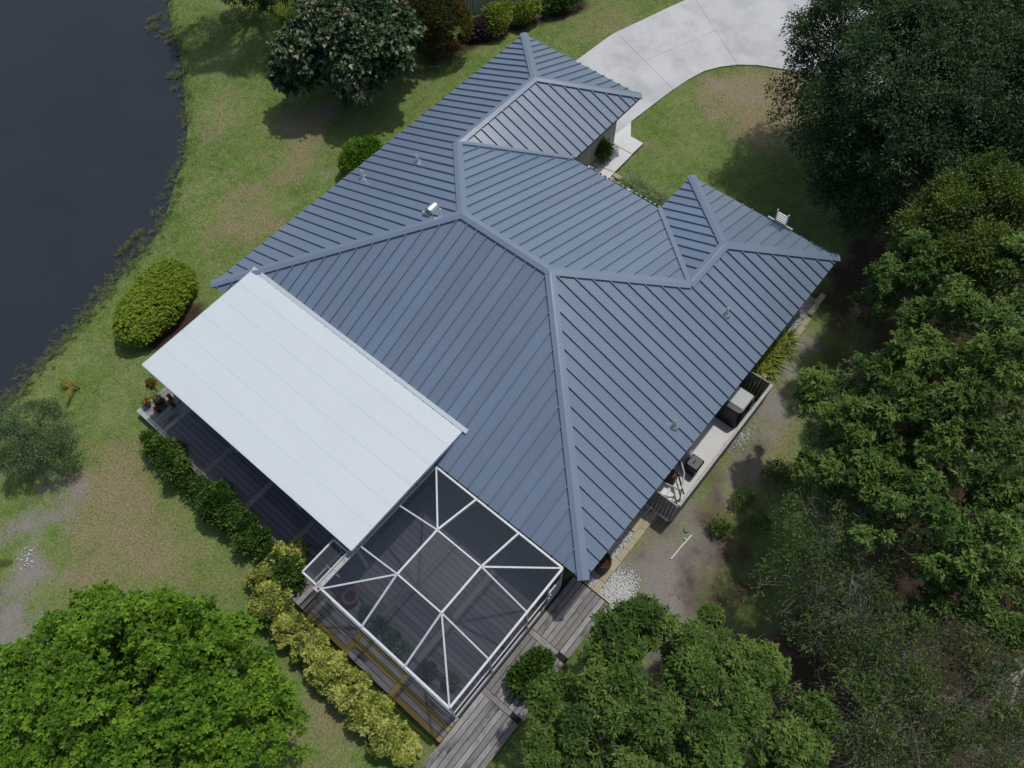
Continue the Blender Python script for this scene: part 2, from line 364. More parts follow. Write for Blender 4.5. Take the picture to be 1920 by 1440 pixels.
LIT = [((1600, 560), 2.0, .75), ((1500, 1260), 1.6, .85), ((1650, 480), 2.0, .8), ((1700, 600), 2.5, .8), ((1560, 700), 1.6, .45), ((1700, 800), 2.5, .85), ((1850, 700), 3.0, .9), ((1850, 900), 3.0, .9), ((1650, 1000), 2.2, .75), ((1600, 1200), 2.0, .9),
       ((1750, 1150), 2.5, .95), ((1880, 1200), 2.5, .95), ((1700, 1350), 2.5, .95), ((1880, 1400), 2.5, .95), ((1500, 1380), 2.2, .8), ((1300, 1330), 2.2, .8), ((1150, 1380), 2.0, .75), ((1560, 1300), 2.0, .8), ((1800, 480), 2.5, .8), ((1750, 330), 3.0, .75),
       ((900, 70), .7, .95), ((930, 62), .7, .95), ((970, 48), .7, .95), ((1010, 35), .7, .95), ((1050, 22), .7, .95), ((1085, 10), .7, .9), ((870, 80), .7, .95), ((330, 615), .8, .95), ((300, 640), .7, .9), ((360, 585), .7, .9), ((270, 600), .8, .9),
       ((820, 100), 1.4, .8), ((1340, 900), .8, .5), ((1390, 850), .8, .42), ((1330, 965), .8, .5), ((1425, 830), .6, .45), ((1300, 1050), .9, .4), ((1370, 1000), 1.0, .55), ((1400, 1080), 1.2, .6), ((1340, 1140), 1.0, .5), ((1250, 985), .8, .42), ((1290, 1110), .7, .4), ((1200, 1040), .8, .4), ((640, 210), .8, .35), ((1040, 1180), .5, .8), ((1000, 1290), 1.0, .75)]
def disc(P, L):
    out = np.zeros(len(P))
    for (x, y), r, a in L:
        c = at(x, y)[:2]; d = np.linalg.norm(P - c, axis=1) / r
        out = 1 - (1 - out) * (1 - .95 * a * np.exp(-1.15 * d ** 2.2))
    return out
def masks(P):
    b = disc(P, BARE); d = np.maximum(disc(P, DRY), .22); l = disc(P, LIT)
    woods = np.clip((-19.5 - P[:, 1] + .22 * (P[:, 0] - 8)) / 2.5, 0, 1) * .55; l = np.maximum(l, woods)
    wet = np.clip(1 - (shore_sd(P) * FLIP) / .9, 0, 1); b = b * (1 - wet); d = np.maximum(d * (1 - wet), .0)
    return np.stack([np.clip(b, 0, 1), np.clip(d, 0, 1), np.clip(l, 0, 1), np.ones(len(P))], 1)
far = [40, 60, 90, 140, 220, 350]
gx = np.array([-v - 20 for v in far[::-1]] + list(np.arange(-22, 44, .25)) + [v + 44 for v in far])
gy = np.array([-v - 34 for v in far[::-1]] + list(np.arange(-36, 34, .25)) + [v + 34 for v in far])
X, Y = np.meshgrid(gx, gy, indexing='ij'); P = np.stack([X.ravel(), Y.ravel()], 1)
Z = gz(P) + .02 * np.sin(P[:, 0] * 1.1) * np.sin(P[:, 1] * .9 + 1) * (np.abs(P[:, 0]) < 60) * 0.0
nx, ny = len(gx), len(gy); I = np.arange(nx * ny).reshape(nx, ny)
Q = np.stack([I[:-1, :-1].ravel(), I[1:, :-1].ravel(), I[1:, 1:].ravel(), I[:-1, 1:].ravel()], 1)
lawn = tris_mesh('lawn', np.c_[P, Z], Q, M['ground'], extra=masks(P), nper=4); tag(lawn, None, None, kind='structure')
lawn['label'] = 'green lawn with sandy and dry patches around the house'
wp = list(SHORE) + [SHORE[-1] + np.array([-300, 250]), SHORE[0] + np.array([-300, 250])]
lake = mesh('lake', [(-420, -300, WZ), (420, -300, WZ), (420, 420, WZ), (-420, 420, WZ)], [(0, 1, 2, 3)], M['water'])
tag(lake, 'dark still lake beside the lawn', None, kind='structure')

# ------------------------------------------------------------------ house
H = 2.56; PT = .4033
Lm, Wt, Lg, Wg, Lr, Wr = 12.863, 16.551, 17.455, 6.232, 15.011, 6.226
def zr(t): return H + PT * t
A, B, C, D = (0, 0), (Lg, 0), (Lg, Wg), (Lm, Wg)
E_, F_, G_, H_ = (Lm, Wt - Wr), (Lr, Wt - Wr), (Lr, Wt), (0, Wt)
P1, P2 = (Lm / 2, Lm / 2), (Lm / 2, Wt - Lm / 2)
P3, P4 = (Lm - Wg / 2, Wg / 2), (Lg - Wg / 2, Wg / 2)
P5, P6 = (Lm - Wr / 2, Wt - Wr / 2), (Lr - Wr / 2, Wt - Wr / 2)
# face: polygon in plan (x, d) with d = -y, function plan -> (s,t), and back
FACES = {
 'nw': ([A, B, P4, P3, P1], lambda p: (p[0], p[1]), lambda s, t: (s, t)),
 'sw': ([A, P1, P2, H_], lambda p: (p[1], p[0]), lambda s, t: (t, s)),
 'ne': ([D, P3, P1, P2, P5, E_], lambda p: (p[1], Lm - p[0]), lambda s, t: (Lm - t, s)),
 'se': ([H_, P2, P5, P6, G_], lambda p: (p[0], Wt - p[1]), lambda s, t: (s, Wt - t)),
 'gse': ([C, P4, P3, D], lambda p: (p[0], Wg - p[1]), lambda s, t: (s, Wg - t)),
 'gne': ([B, P4, C], lambda p: (p[1], Lg - p[0]), lambda s, t: (Lg - t, s)),
 'wnw': ([E_, P5, P6, F_], lambda p: (p[0], p[1] - (Wt - Wr)), lambda s, t: (s, t + Wt - Wr)),
 'wne': ([F_, P6, G_], lambda p: (p[1], Lr - p[0]), lambda s, t: (Lr - t, s)),
}
def face_pt(fn, s, t, dz=0.0):
    x, d = FACES[fn][2](s, t); return np.array([x, -d, zr(t) + dz])
def face_n(fn):
    a = face_pt(fn, 0, 0); b = face_pt(fn, 1, 0); c = face_pt(fn, 0, 1); n = np.cross(b - a, c - a); n /= np.linalg.norm(n)
    return n if n[2] > 0 else -n
house = thing('house', (8, -8, 0), 'single-storey house with blue-grey standing seam metal hip roof', 'house')
roof = MB()
for fn, (poly, fw, bk) in FACES.items():
    pts = [face_pt(fn, *fw(p), -.03) for p in poly]; b = len(roof.v); roof.v += [tuple(p) for p in pts]
    n = np.cross(pts[1] - pts[0], pts[2] - pts[0]); idx = list(range(b, b + len(pts))); roof.f.append(tuple(idx if n[2] > 0 else idx[::-1]))
roof = roof.build('roof', M['deckroof'], house)
PW = .409
PROF = [(0, 0)]
for c in (.085, .17, .255, .335): PROF += [(c - .016, 0), (c - .006, .0038), (c + .006, .0038), (c + .016, 0)]
PROF += [(PW - .036, 0), (PW - .034, .066), (PW - .004, .066), (PW - .001, .0)]
def interval(poly, s):
    ts = []; n = len(poly)
    for i in range(n):
        (s0, t0), (s1, t1) = poly[i], poly[(i + 1) % n]
        if abs(s1 - s0) < 1e-9: continue
        u = (s - s0) / (s1 - s0)
        if -1e-9 <= u <= 1 + 1e-9: ts.append(t0 + u * (t1 - t0))
    return (min(ts), max(ts)) if len(ts) >= 2 else None
for fn, (poly, fw, bk) in FACES.items():
    pl = [fw(p) for p in poly]; s0 = min(p[0] for p in pl); s1 = max(p[0] for p in pl); brks = [p[0] for p in pl]
    n = int(math.ceil((s1 - s0) / PW)); start = s0 - ((n * PW) - (s1 - s0)) / 2
    for i in range(n):
        b0 = start + i * PW; prof = [(b0 + a, z) for a, z in PROF]
        for bs in brks:
            if b0 < bs < b0 + PW:
                zz = np.interp(bs - b0, [a for a, _ in PROF], [z for _, z in PROF]); prof.append((bs, float(zz)))
        prof = sorted(p for p in prof if s0 - 1e-6 <= p[0] <= s1 + 1e-6)
        v = []; f = []
        for s, z in prof:
            iv = interval(pl, min(max(s, s0 + 1e-5), s1 - 1e-5))
            lo, hi = iv
            if lo < 1e-4: lo = -.035
            v += [face_pt(fn, s, lo, z), face_pt(fn, s, hi, z)]
        if len(prof) < 2: continue
        a0 = np.cross(v[2] - v[0], v[-1] - v[0])
        for q in range(len(prof) - 1):
            t = (2 * q, 2 * q + 2, 2 * q + 3, 2 * q + 1); f.append(t if a0[2] > 0 else t[::-1])
        mesh('roof_panel', v, f, M['roof'], roof)
def cap(name, p, q, f1, f2, wd, ht, valley=False):
    def up(pt): return np.array([pt[0], -pt[1], min(zr(FACES[f][1](pt)[1]) for f in (f1, f2))])
    p, q = up(p), up(q); e = (q - p); L = np.linalg.norm(e); e /= L; mb = MB(); rows = []
    if not valley: p = p - e * 0.02; q = q + e * .02
    side = []
    for f in (f1, f2):
        n = face_n(f); d = np.cross(n, e); d /= np.linalg.norm(d)
        poly = FACES[f][0]; cen = np.mean([(a[0], -a[1]) for a in poly], axis=0); mid = (p + q) / 2
        if np.dot(d[:2], cen - mid[:2]) < 0: d = -d
        side.append((n, d))
    (n1, a), (n2, b) = side; nn = (n1 + n2); nn /= np.linalg.norm(nn)
    prof = [a * wd - n1 * .01, a * wd + n1 * ht, a * .03 + nn * (ht + .012), b * .03 + nn * (ht + .012), b * wd + n2 * ht, b * wd - n2 * .01]
    for c in (p, q): mb.v += [tuple(c + r) for r in prof]
    m = len(prof); fl = np.dot(np.cross(prof[2] - prof[1], e), nn) > 0
    for i in range(m - 1):
        t = (i, i + 1, m + i + 1, m + i); mb.f.append(t if not fl else t[::-1])
    mb.f += [tuple(range(m)), tuple(range(m, 2 * m))[::-1]]
    return mb.build(name, M['cap'], roof)
for a, b, f1, f2 in ((A, P1, 'nw', 'sw'), (H_, P2, 'sw', 'se'), (P1, P3, 'nw', 'ne'), (P4, B, 'nw', 'gne'), (P4, C, 'gse', 'gne'), (P2, P5, 'ne', 'se'), (P6, F_, 'wnw', 'wne'), (P6, G_, 'wne', 'se')):
    cap('hip_cap', a, b, f1, f2, .16, .072)
for a, b, f1, f2 in ((P1, P2, 'sw', 'ne'), (P3, P4, 'nw', 'gse'), (P5, P6, 'wnw', 'se')): cap('ridge_cap', a, b, f1, f2, .16, .074)
for a, b, f1, f2 in ((D, P3, 'ne', 'gse'), (E_, P5, 'ne', 'wnw')): cap('valley_flashing', a, b, f1, f2, .11, .07, True)
# roof fittings
def fit(px, fn):
    n = face_n(fn); p0 = face_pt(fn, 0, 0); return at_plane(px[0], px[1], p0, n)
for px, fn in (((783, 304), 'nw'), ((681, 333), 'nw'), ((1361, 589), 'se'), ((1264, 798), 'se')):
    c = fit(px, fn); mb = MB().lathe((c[0], c[1], c[2] + .0), [(.17, -.05), (.165, .015), (.11, .05), (.07, .09), (.065, .10), (.05, .11), (.05, .36), (.042, .36), (.042, .20), (0, .20)], 16)
    mb.build('vent_pipe', M['galv'], roof, True)
c = fit((815, 399), 'nw'); mb = MB(); hw, hl = .17, .26
for sgn in (0, 1):
    for i in range(9):
        t = math.pi * i / 8; mb.v.append((c[0] - hw + 2 * hw * sgn, c[1] + .1 + hl * math.cos(t) * .8, c[2] - .02 + .30 * math.sin(t)))
for i in range(8): mb.f.append((i, i + 1, 9 + i + 1, 9 + i))
mb.f += [tuple(range(9))[::-1], tuple(range(9, 18))]; hood = mb.build('vent_hood', M['galv'], roof)
MB().box(c[0] - .26, c[0] + .26, c[1] - .14, c[1] + .34, c[2] - .12, c[2] + .035).build('hood_flange', M['galv'], house)
# fascia + soffit
EAVE = [A, B, C, D, E_, F_, G_, H_]
fas = MB(); ins = .05
def offset_poly(poly, d):
    n = len(poly); out = []
    for i in range(n):
        p0, p, p1 = (np.array(poly[(i + k) % n], float) for k in (-1, 0, 1))
        e0 = (p - p0) / np.linalg.norm(p - p0); e1 = (p1 - p) / np.linalg.norm(p1 - p)
        n0 = np.array([-e0[1], e0[0]]); n1 = np.array([-e1[1], e1[0]]); out.append(tuple(p + (n0 + n1) * d))
    return out
cen = np.mean(EAVE, axis=0)
ar = sum(EAVE[i][0] * EAVE[(i + 1) % 8][1] - EAVE[(i + 1) % 8][0] * EAVE[i][1] for i in range(8)); SGN = 1 if ar > 0 else -1
e0 = offset_poly(EAVE, SGN * .01); e1 = offset_poly(EAVE, SGN * .64)
b = 0
for i in range(8):
    j = (i + 1) % 8; v = [(e0[i][0], -e0[i][1]), (e0[j][0], -e0[j][1])]
    fas.v += [(v[0][0], v[0][1], H - .19), (v[1][0], v[1][1], H - .19), (v[1][0], v[1][1], H - .012), (v[0][0], v[0][1], H - .012)]
    fas.f.append((b, b + 1, b + 2, b + 3)); b += 4
fas.build('fascia', M['fascia'], house)
so_ = MB()
for i in range(8):
    j = (i + 1) % 8; b = len(so_.v)
    so_.v += [(e0[i][0], -e0[i][1], H - .185), (e0[j][0], -e0[j][1], H - .185), (e1[j][0], -e1[j][1], H - .185), (e1[i][0], -e1[i][1], H - .185)]; so_.f.append((b, b + 1, b + 2, b + 3))
so_.build('soffit', M['soffit'], house)
# walls: boards between battens, one piece each
wl = offset_poly(EAVE, SGN * .65); wm = MB()
for i in range(8):
    j = (i + 1) % 8; b = len(wm.v)
    wm.v += [(wl[i][0], -wl[i][1], 0), (wl[j][0], -wl[j][1], 0), (wl[j][0], -wl[j][1], H - .19), (wl[i][0], -wl[i][1], H - .19)]; wm.f.append((b, b + 1, b + 2, b + 3))
wall = wm.build('wall', M['under'], house)
for i in range(8):
    p = np.array([wl[i][0], -wl[i][1]]); q = np.array([wl[(i + 1) % 8][0], -wl[(i + 1) % 8][1]]); L = np.linalg.norm(q - p); e = (q - p) / L
    n = int(round(L / .41)); o = np.array([e[1], -e[0]])
    mid = (p + q) / 2 + o * .2; ins_ = False
    cx = [a[0] for a in EAVE]
    # outward check by even-odd
    def inside(pt):
        r = False; pp = [(a[0], -a[1]) for a in wl]
        for u in range(8):
            x0, y0 = pp[u]; x1, y1 = pp[(u + 1) % 8]
            if (y0 > pt[1]) != (y1 > pt[1]) and pt[0] < (x1 - x0) * (pt[1] - y0) / (y1 - y0) + x0: r = not r
        return r
    if inside(mid): o = -o
    wdt = L / n
    for kx in range(n):
        a = p + e * (kx * wdt + .009); c2 = p + e * ((kx + 1) * wdt - .009); a2 = a + o * .02; c3 = c2 + o * .02
        mb = MB().prism([tuple(a), tuple(c2), tuple(c3), tuple(a2)], .05, H - .192); mb.build('wall_panel', M['wall'], wall)
# white corner trim at the garage
gx0, gy0 = wl[2][0], -wl[2][1]
box('corner_trim', gx0 - .06, gx0 + .035, gy0 - .035, gy0 + .06, .03, H - .192, M['soffit'], house)

# ------------------------------------------------------------------ white patio roof
XO, XI, ZO, ZI, YA, YB = -3.67, 1.18, 2.90, 3.075, -1.09, -10.90
pc = thing('patio_roof', (-3.6, -6, 0), 'flat white membrane patio roof overlapping the grey metal roof', 'patio roof')
def zs(x): return ZO + (ZI - ZO) * (x - XO) / (XI - XO)
xs = [-3.67, -2.83, -2.02, -1.16, -.32, .50, 1.18]
core = MB()
core.v = [(XO, YB, ZO - .12), (XI, YB, ZI - .12), (XI, YA, ZI - .12), (XO, YA, ZO - .12), (XO, YB, ZO - .012), (XI, YB, ZI - .012), (XI, YA, ZI - .012), (XO, YA, ZO - .012)]; core.f = list(BOXF)
slab = core.build('roof_slab', M['membrane_edge'], pc)
for i in range(6):
    a, b = xs[i], xs[i + 1]; up = .003 * (i % 2)
    mb = MB(); v = []
    N = 14
    for y in np.linspace(YB, YA, N):
        wob = .006 * math.sin(y * 2.1 + i * 1.7)
        v += [(a + .004 + (wob if i else 0), y, zs(a)), (a + .05, y, zs(a + .05) + .004), ((a + b) / 2, y, zs((a + b) / 2) + .004 + .004 * math.sin(y * 1.3 + i)), (b - .03, y, zs(b) + .004), (b - .002, y, zs(b) + .001)]
    for r in range(N - 1):
        for c2 in range(4): q = r * 5 + c2; mb.f.append((q, q + 1, q + 6, q + 5))
    mb.v = v; mb.build('membrane_sheet', M['membrane'], pc)
    if i: box('membrane_seam', a - .012, a + .014, YB + .02, YA - .02, zs(a) - .008, zs(a) + .0055, M['seam'], pc)
for y0, y1, nm in ((YB - .03, YB, 'edge_trim'), (YA, YA + .03, 'edge_trim')):
    mb = MB(); mb.v = [(XO - .02, y0, ZO - .13), (XI, y0, ZI - .13), (XI, y1, ZI - .13), (XO - .02, y1, ZO - .13), (XO - .02, y0, ZO + .012), (XI, y0, ZI + .012), (XI, y1, ZI + .012), (XO - .02, y1, ZO + .012)]; mb.f = list(BOXF)
    mb.build(nm, M['membrane_edge'], pc)
box('edge_trim', XO - .03, XO, YB, YA, ZO - .13, ZO + .010, M['membrane_edge'], pc)
mb = MB(); n_sw = face_n('sw')                    # apron flashing turned up over the metal roof
for y0, y1 in ((YB - .17, YA + .05),):
    mb.v = [(XI - .03, y0, ZI + .03), (XI + .10, y0 - .0, zr(XI + .10) + .082), (XI + .10, y1, zr(XI + .10) + .082), (XI - .03, y1, ZI + .012), (XI - .03, y0, ZI - .04), (XI + .10, y0, zr(XI + .1) + .0), (XI + .10, y1, zr(XI + .1) + .0), (XI - .03, y1, ZI - .04)]
    mb.f = [(0, 1, 2, 3), (4, 7, 6, 5), (0, 4, 5, 1), (2, 6, 7, 3), (1, 5, 6, 2), (0, 3, 7, 4)]
mb.build('apron_flashing', M['membrane_edge'], pc)
for y in (-1.25, -4.4, -7.6, -10.75): box('post', XO + .12, XO + .22, y - .05, y + .05, .34, ZO - .11, M['alu'], pc)

# ------------------------------------------------------------------ deck, board by board
DZ = .34
deck = thing('deck', (-3, -9, 0), 'weathered grey timber deck wrapping the screen enclosure', 'deck')
MB().prism([(-4.72, -.5), (-.2, -.5), (-.2, -15.9), (.40, -15.9), (.40, -17.36), (-7.6, -17.36), (-7.6, -16.1), (-5.72, -16.1), (-5.72, -9.3), (-4.72, -9.3)], .02, DZ - .03).build('deck_frame', M['under'], deck)
def bd(x0, x1, y0, y1, mat, nm='deck_board'):
    z = DZ + random.uniform(-.004, .004); box(nm, x0, x1, y0, y1, z - .03, z, mat, deck)
BW = .187; G = .016
brk = [-1.83, -4.14, -6.19, -8.3, -10.45, -12.2, -13.94, -15.87]
# open corner of weathered boards (across), then stained boards under the roof and in the cage
y = -.38
while y > -1.7: bd(-4.60, -2.2, y - BW + G, y, M['wood_x']); y -= BW
box('edge_board', -4.77, -4.61, -1.95, -.38, .05, DZ + .006, M['edgewood'], deck)
for i in range(len(brk) - 1):
    xa = -5.0
    bd(-4.93, -.2, brk[i] - .10, brk[i] + .10 - .0, M['brk_x'], 'breaker_board')
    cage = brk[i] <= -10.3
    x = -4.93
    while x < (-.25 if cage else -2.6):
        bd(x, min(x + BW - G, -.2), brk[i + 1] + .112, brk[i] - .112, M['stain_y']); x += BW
bd(-4.93, -.2, brk[-1] - .07, brk[-1] + .10, M['brk_x'], 'breaker_board')
# south-west strip outside the cage
y = -9.22
while y > -10.1: bd(-5.74, -4.95, y - BW + G, y, M['wood_x']); y -= BW
bd(-5.78, -4.95, -10.37, -10.19, M['wood_x'], 'breaker_board')
def strip(y0, y1, cols):
    for i, m in enumerate(cols):
        x = -5.80 + i * .172; bd(x, x + .155, y1 + .006, y0 - .006, M[m])
strip(-10.38, -12.0, ['newwood_y', 'wood_y', 'wood_y', 'wood_y', 'wood_y'])
bd(-5.80, -4.95, -12.16, -12.0, M['newwood_x'], 'breaker_board')
strip(-12.16, -13.9, ['wood_y', 'wood_y', 'newwood_y', 'wood_y', 'newwood_y'])
bd(-5.80, -4.95, -14.06, -13.9, M['newwood_x'], 'breaker_board')
strip(-14.06, -15.98, ['newwood_y', 'wood_y', 'newwood_y', 'wood_y', 'wood_y'])
# south-east strip
rows = 8
for r in range(rows):
    y0 = -16.0 - r * .178
    xe = .46
    for a, c2 in ((xe, -1.63), (-1.82, -3.82), (-4.0, -7.6)):
        bd(c2 + .006, a - .006, y0 - .158, y0, M['wood_x'])
bd(-1.81, -1.64, -17.05, -16.0, M['wood_y'], 'breaker_board'); bd(-3.99, -3.83, -17.05, -16.0, M['wood_y'], 'breaker_board')
box('edge_board', .462, .50, -17.4, -15.95, .03, DZ + .004, M['under'], deck)

# ------------------------------------------------------------------ screen enclosure
CX0, CX1, CY0, CY1, CZ, NZ = -5.0, -.10, -10.90, -15.88, 2.48, 3.35
X1, X2 = -1.735, -3.385; Y1, Y2 = -12.57, -14.235
cg = thing('screen_enclosure', (-2.5, -13.4, DZ), 'white aluminium framed insect screen room on the deck', 'screen room')
N1, N2, N3, N4 = (X1, Y1, NZ), (X2, Y1, NZ), (X2, Y2, NZ), (X1, Y2, NZ)
CN, CWc, CS, CE = (CX1, CY0, CZ), (CX0, CY0, CZ), (CX0, CY1, CZ), (CX1, CY1, CZ)
edge_pts = {'nw1': (X1, CY0, CZ), 'nw2': (X2, CY0, CZ), 'sw1': (CX0, Y1, CZ), 'sw2': (CX0, Y2, CZ), 'se1': (X2, CY1, CZ), 'se2': (X1, CY1, CZ), 'ne1': (CX1, Y2, CZ), 'ne2': (CX1, Y1, CZ)}
def bm_(p, q, wd=.05, ht=.05, nm='beam', mat='alu'): return MB().beam(p, q, wd, ht).build(nm, M[mat], cg)
for p, q in ((CN, CE), (CE, CS), (CS, CWc)): bm_(p, q, .065, .07, 'top_rail')
ep = edge_pts
# the two main bent rafters carry dirt
for p, q in ((ep['ne2'], N1), (N1, N2), (N2, ep['sw1']), (ep['ne1'], N4), (N4, N3), (N3, ep['sw2'])): bm_(p, q, .06, .13, 'rafter', 'alu')
for p, q in ((ep['nw1'], N1), (N1, N4), (N4, ep['se2']), (ep['nw2'], N2), (N2, N3), (N3, ep['se1'])): bm_(p, q, .045, .05, 'purlin')
for p, q in ((CN, N1), (CWc, N2), (CS, N3), (CE, N4)): bm_(p, q, .05, .05, 'hip_beam')
# screens
def scr(*p):
    e = [np.array(a, float) for a in p]; mesh('screen_panel', [a + np.array([0, 0, .012]) for a in e], [tuple(range(len(e)))], M['screen'], cg)
scr(N1, N2, N3, N4)
for p in ((CN, N1, ep['nw1']), (ep['nw1'], N1, N2, ep['nw2']), (ep['nw2'], N2, CWc), (CWc, N2, ep['sw1']), (ep['sw1'], N2, N3, ep['sw2']), (ep['sw2'], N3, CS),
          (CS, N3, ep['se1']), (ep['se1'], N3, N4, ep['se2']), (ep['se2'], N4, CE), (CE, N4, ep['ne1']), (ep['ne1'], N4, N1, ep['ne2']), (ep['ne2'], N1, CN)): scr(*p)
for x, y in ((CX0, CY1), (CX0, Y1), (CX0, Y2), (CX0, CY0), (X1, CY1), (X2, CY1), (CX1 - .02, CY1), (-.75, CY1)):
    box('post', x - .025, x + .025, y - .025, y + .025, DZ, CZ - .03, M['alu'], cg)
for y0, y1 in ((CY1, Y2), (Y2, Y1), (Y1, CY0)):
    for za, zb in ((DZ + .12, 1.2), (1.25, CZ - .04)): mesh('screen_panel', [(CX0, y0 + .025, za), (CX0, y1 - .025, za), (CX0, y1 - .025, zb), (CX0, y0 + .025, zb)], [(0, 1, 2, 3)], M['screen'], cg)
for x0, x1 in ((CX0, X2), (X2, X1), (X1, -.75), (-.75, CX1)):
    for za, zb in ((DZ + .12, 1.2), (1.25, CZ - .04)): mesh('screen_panel', [(x0 + .025, CY1, za), (x1 - .025, CY1, za), (x1 - .025, CY1, zb), (x0 + .025, CY1, zb)], [(0, 1, 2, 3)], M['screen'], cg)
for z in (DZ + .06, 1.22):
    bm_((CX0, CY1, z), (CX0, CY0, z), .05, .06 if z > 1 else .10, 'side_rail'); bm_((CX0, CY1, z), (CX1, CY1, z), .05, .06 if z > 1 else .10, 'side_rail')
for z in (.95, 1.6): bm_((-.75, CY1 - .02, z), (CX1, CY1 - .02, z), .035, .04, 'door_rail')
box('door_handle', -.72, -.66, CY1 - .07, CY1 - .02, 1.25, 1.36, M['palegrey'], cg)
# gutter between patio roof and screen room: open channel
gt = thing('gutter', (-2.5, -10.95, 2.45), 'dirty white box gutter between white patio roof and screen room', 'gutter')
mb = MB().box(-5.12, .12, -10.895, -10.745, 2.44, 2.452); mb.build('gutter_floor', M['alu_dirty'], gt)
MB().box(-5.12, .12, -10.91, -10.897, 2.44, 2.56).build('gutter_lip', M['alu'], gt); MB().box(-5.12, .12, -10.743, -10.73, 2.44, 2.56).build('gutter_lip', M['alu'], gt)
MB().box(-5.135, -5.121, -10.91, -10.73, 2.44, 2.56).build('gutter_end', M['alu'], gt)
MB().lathe((-5.05, -10.82, 2.453), [(0, .004), (.035, .004), (.037, 0)], 12).build('drain_hole', M['black'], gt)
MB().tube([(-5.05, -10.82, 2.44), (-5.05, -10.82, DZ)], .035, 8).build('downpipe', M['alu'], gt)
# small side bay
sb = thing('side_screen_bay', (-4.35, -10.3, DZ), 'small white framed screen bay beside the gutter end', 'screen bay')
bx0, bx1, by0, by1, bz = -5.0, -3.74, -10.66, -10.06, 2.32
for p, q in (((bx0, by0, bz), (bx0, by1, bz)), ((bx0, by1, bz), (bx1, by1, bz)), ((bx1, by1, bz), (bx1, by0, bz)), ((bx1, by0, bz), (bx0, by0, bz))): MB().beam(p, q, .055, .06).build('top_rail', M['alu'], sb)
mesh('screen_panel', [(bx0, by0, bz + .01), (bx1, by0, bz + .01), (bx1, by1, bz + .01), (bx0, by1, bz + .01)], [(0, 1, 2, 3)], M['screen'], sb)
for x, y in ((bx0, by0), (bx0, by1), (bx1, by1)): box('post', x - .025, x + .025, y - .025, y + .025, DZ, bz - .03, M['alu'], sb)
mesh('screen_panel', [(bx0, by0, DZ), (bx0, by1, DZ), (bx0, by1, bz), (bx0, by0, bz)], [(0, 1, 2, 3)], M['screen'], sb)
mesh('screen_panel', [(bx0, by1, DZ), (bx1, by1, DZ), (bx1, by1, bz), (bx0, by1, bz)], [(0, 1, 2, 3)], M['screen'], sb)
MB().beam((-4.35, by0, 1.3), (-4.35, by1, 1.3), .05, .05).build('side_rail', M['alu'], sb); MB().beam((bx0, by1 - .02, 1.2), (bx1, by1 - .02, 1.2), .045, .05).build('side_rail', M['alu'], sb)

# ------------------------------------------------------------------ driveway + walk, slab by slab
drv = mesh('driveway', [tuple(at(x, y)[:2]) + (.012,) for x, y in ((1060, 130), (1140, 71), (1200, 41), (1290, 0), (1420, -60), (1700, -60), (1900, -30), (1900, 260), (1700, 250), (1600, 200), (1520, 139), (1460, 130), (1420, 124), (1382, 123), (1350, 127), (1320, 135), (1290, 151), (1262, 170), (1240, 186), (1184, 229), (1150, 265), (1120, 210))], [tuple(range(22))], M['under'])
tag(drv, 'pale curved concrete driveway leading past the garage', None, kind='structure')
def slab(name, pts, mat, parent, z1=.06, shrink=.008):
    P_ = [np.array(at(x, y)[:2]) for x, y in pts]; c = np.mean(P_, axis=0)
    P_ = [p + (c - p) / np.linalg.norm(c - p) * shrink for p in P_]
    return MB().prism([tuple(p) for p in P_], -.05, z1).build(name, mat, parent)
j1, j1b = (1155, 62), (1262, 170); j2, j2b = (1300, -5), (1382, 123)
slab('concrete_slab', [(1060, 130), (1140, 71), j1, (1208, 116), j1b, (1240, 186), (1184, 229), (1148, 256), (1120, 210)], M['concrete'], drv)
slab('concrete_slab', [j1, (1200, 41), (1248, 18), j2, (1341, 59), (1208, 116)], M['concrete'], drv)
slab('concrete_slab', [(1208, 116), (1341, 59), j2b, (1350, 127), (1320, 135), (1290, 151), j1b], M['concrete'], drv)
slab('concrete_slab', [j2, (1420, -60), (1560, -60), (1520, 139), (1500, 138), (1460, 130), (1420, 124), j2b], M['concrete'], drv)
slab('concrete_slab', [(1560, -60), (1900, -30), (1900, 260), (1700, 250), (1600, 200), (1520, 139)], M['concrete'], drv)
wk = mesh('walkway', [tuple(at(x, y)[:2]) + (.012,) for x, y in ((1184, 229), (1184, 258), (1207, 271), (1153, 327), (1100, 340), (1120, 290))], [tuple(range(6))], M['under'])
tag(wk, 'white concrete front walk along the garage wall', None, kind='structure')
slab('concrete_slab', [(1183, 230), (1183, 258), (1206, 271), (1185, 291), (1147, 270), (1150, 255)], M['walk'], wk, .075)
slab('concrete_slab', [(1147, 271), (1185, 292), (1152, 325), (1125, 314), (1106, 303)], M['walk'], wk, .075)
slab('concrete_slab', [(1106, 304), (1125, 315), (1152, 326), (1140, 338), (1095, 330)], M['walk'], wk, .075)
st_ = thing('step_edging', tuple(at(1158, 332)), 'tan stone step block at the end of the front walk', 'step')
p = at(1160, 331); MB().prism([tuple(at(x, y, .1)[:2]) for x, y in ((1153, 325), (1168, 333), (1164, 339), (1149, 331))], 0, .14).build('step_block', M['paver'], st_)
p = at(1150, 333); MB().prism([tuple(at(x, y, .1)[:2]) for x, y in ((1145, 331), (1153, 334), (1143, 342), (1135, 338))], 0, .11).build('step_block', M['paver'], st_)

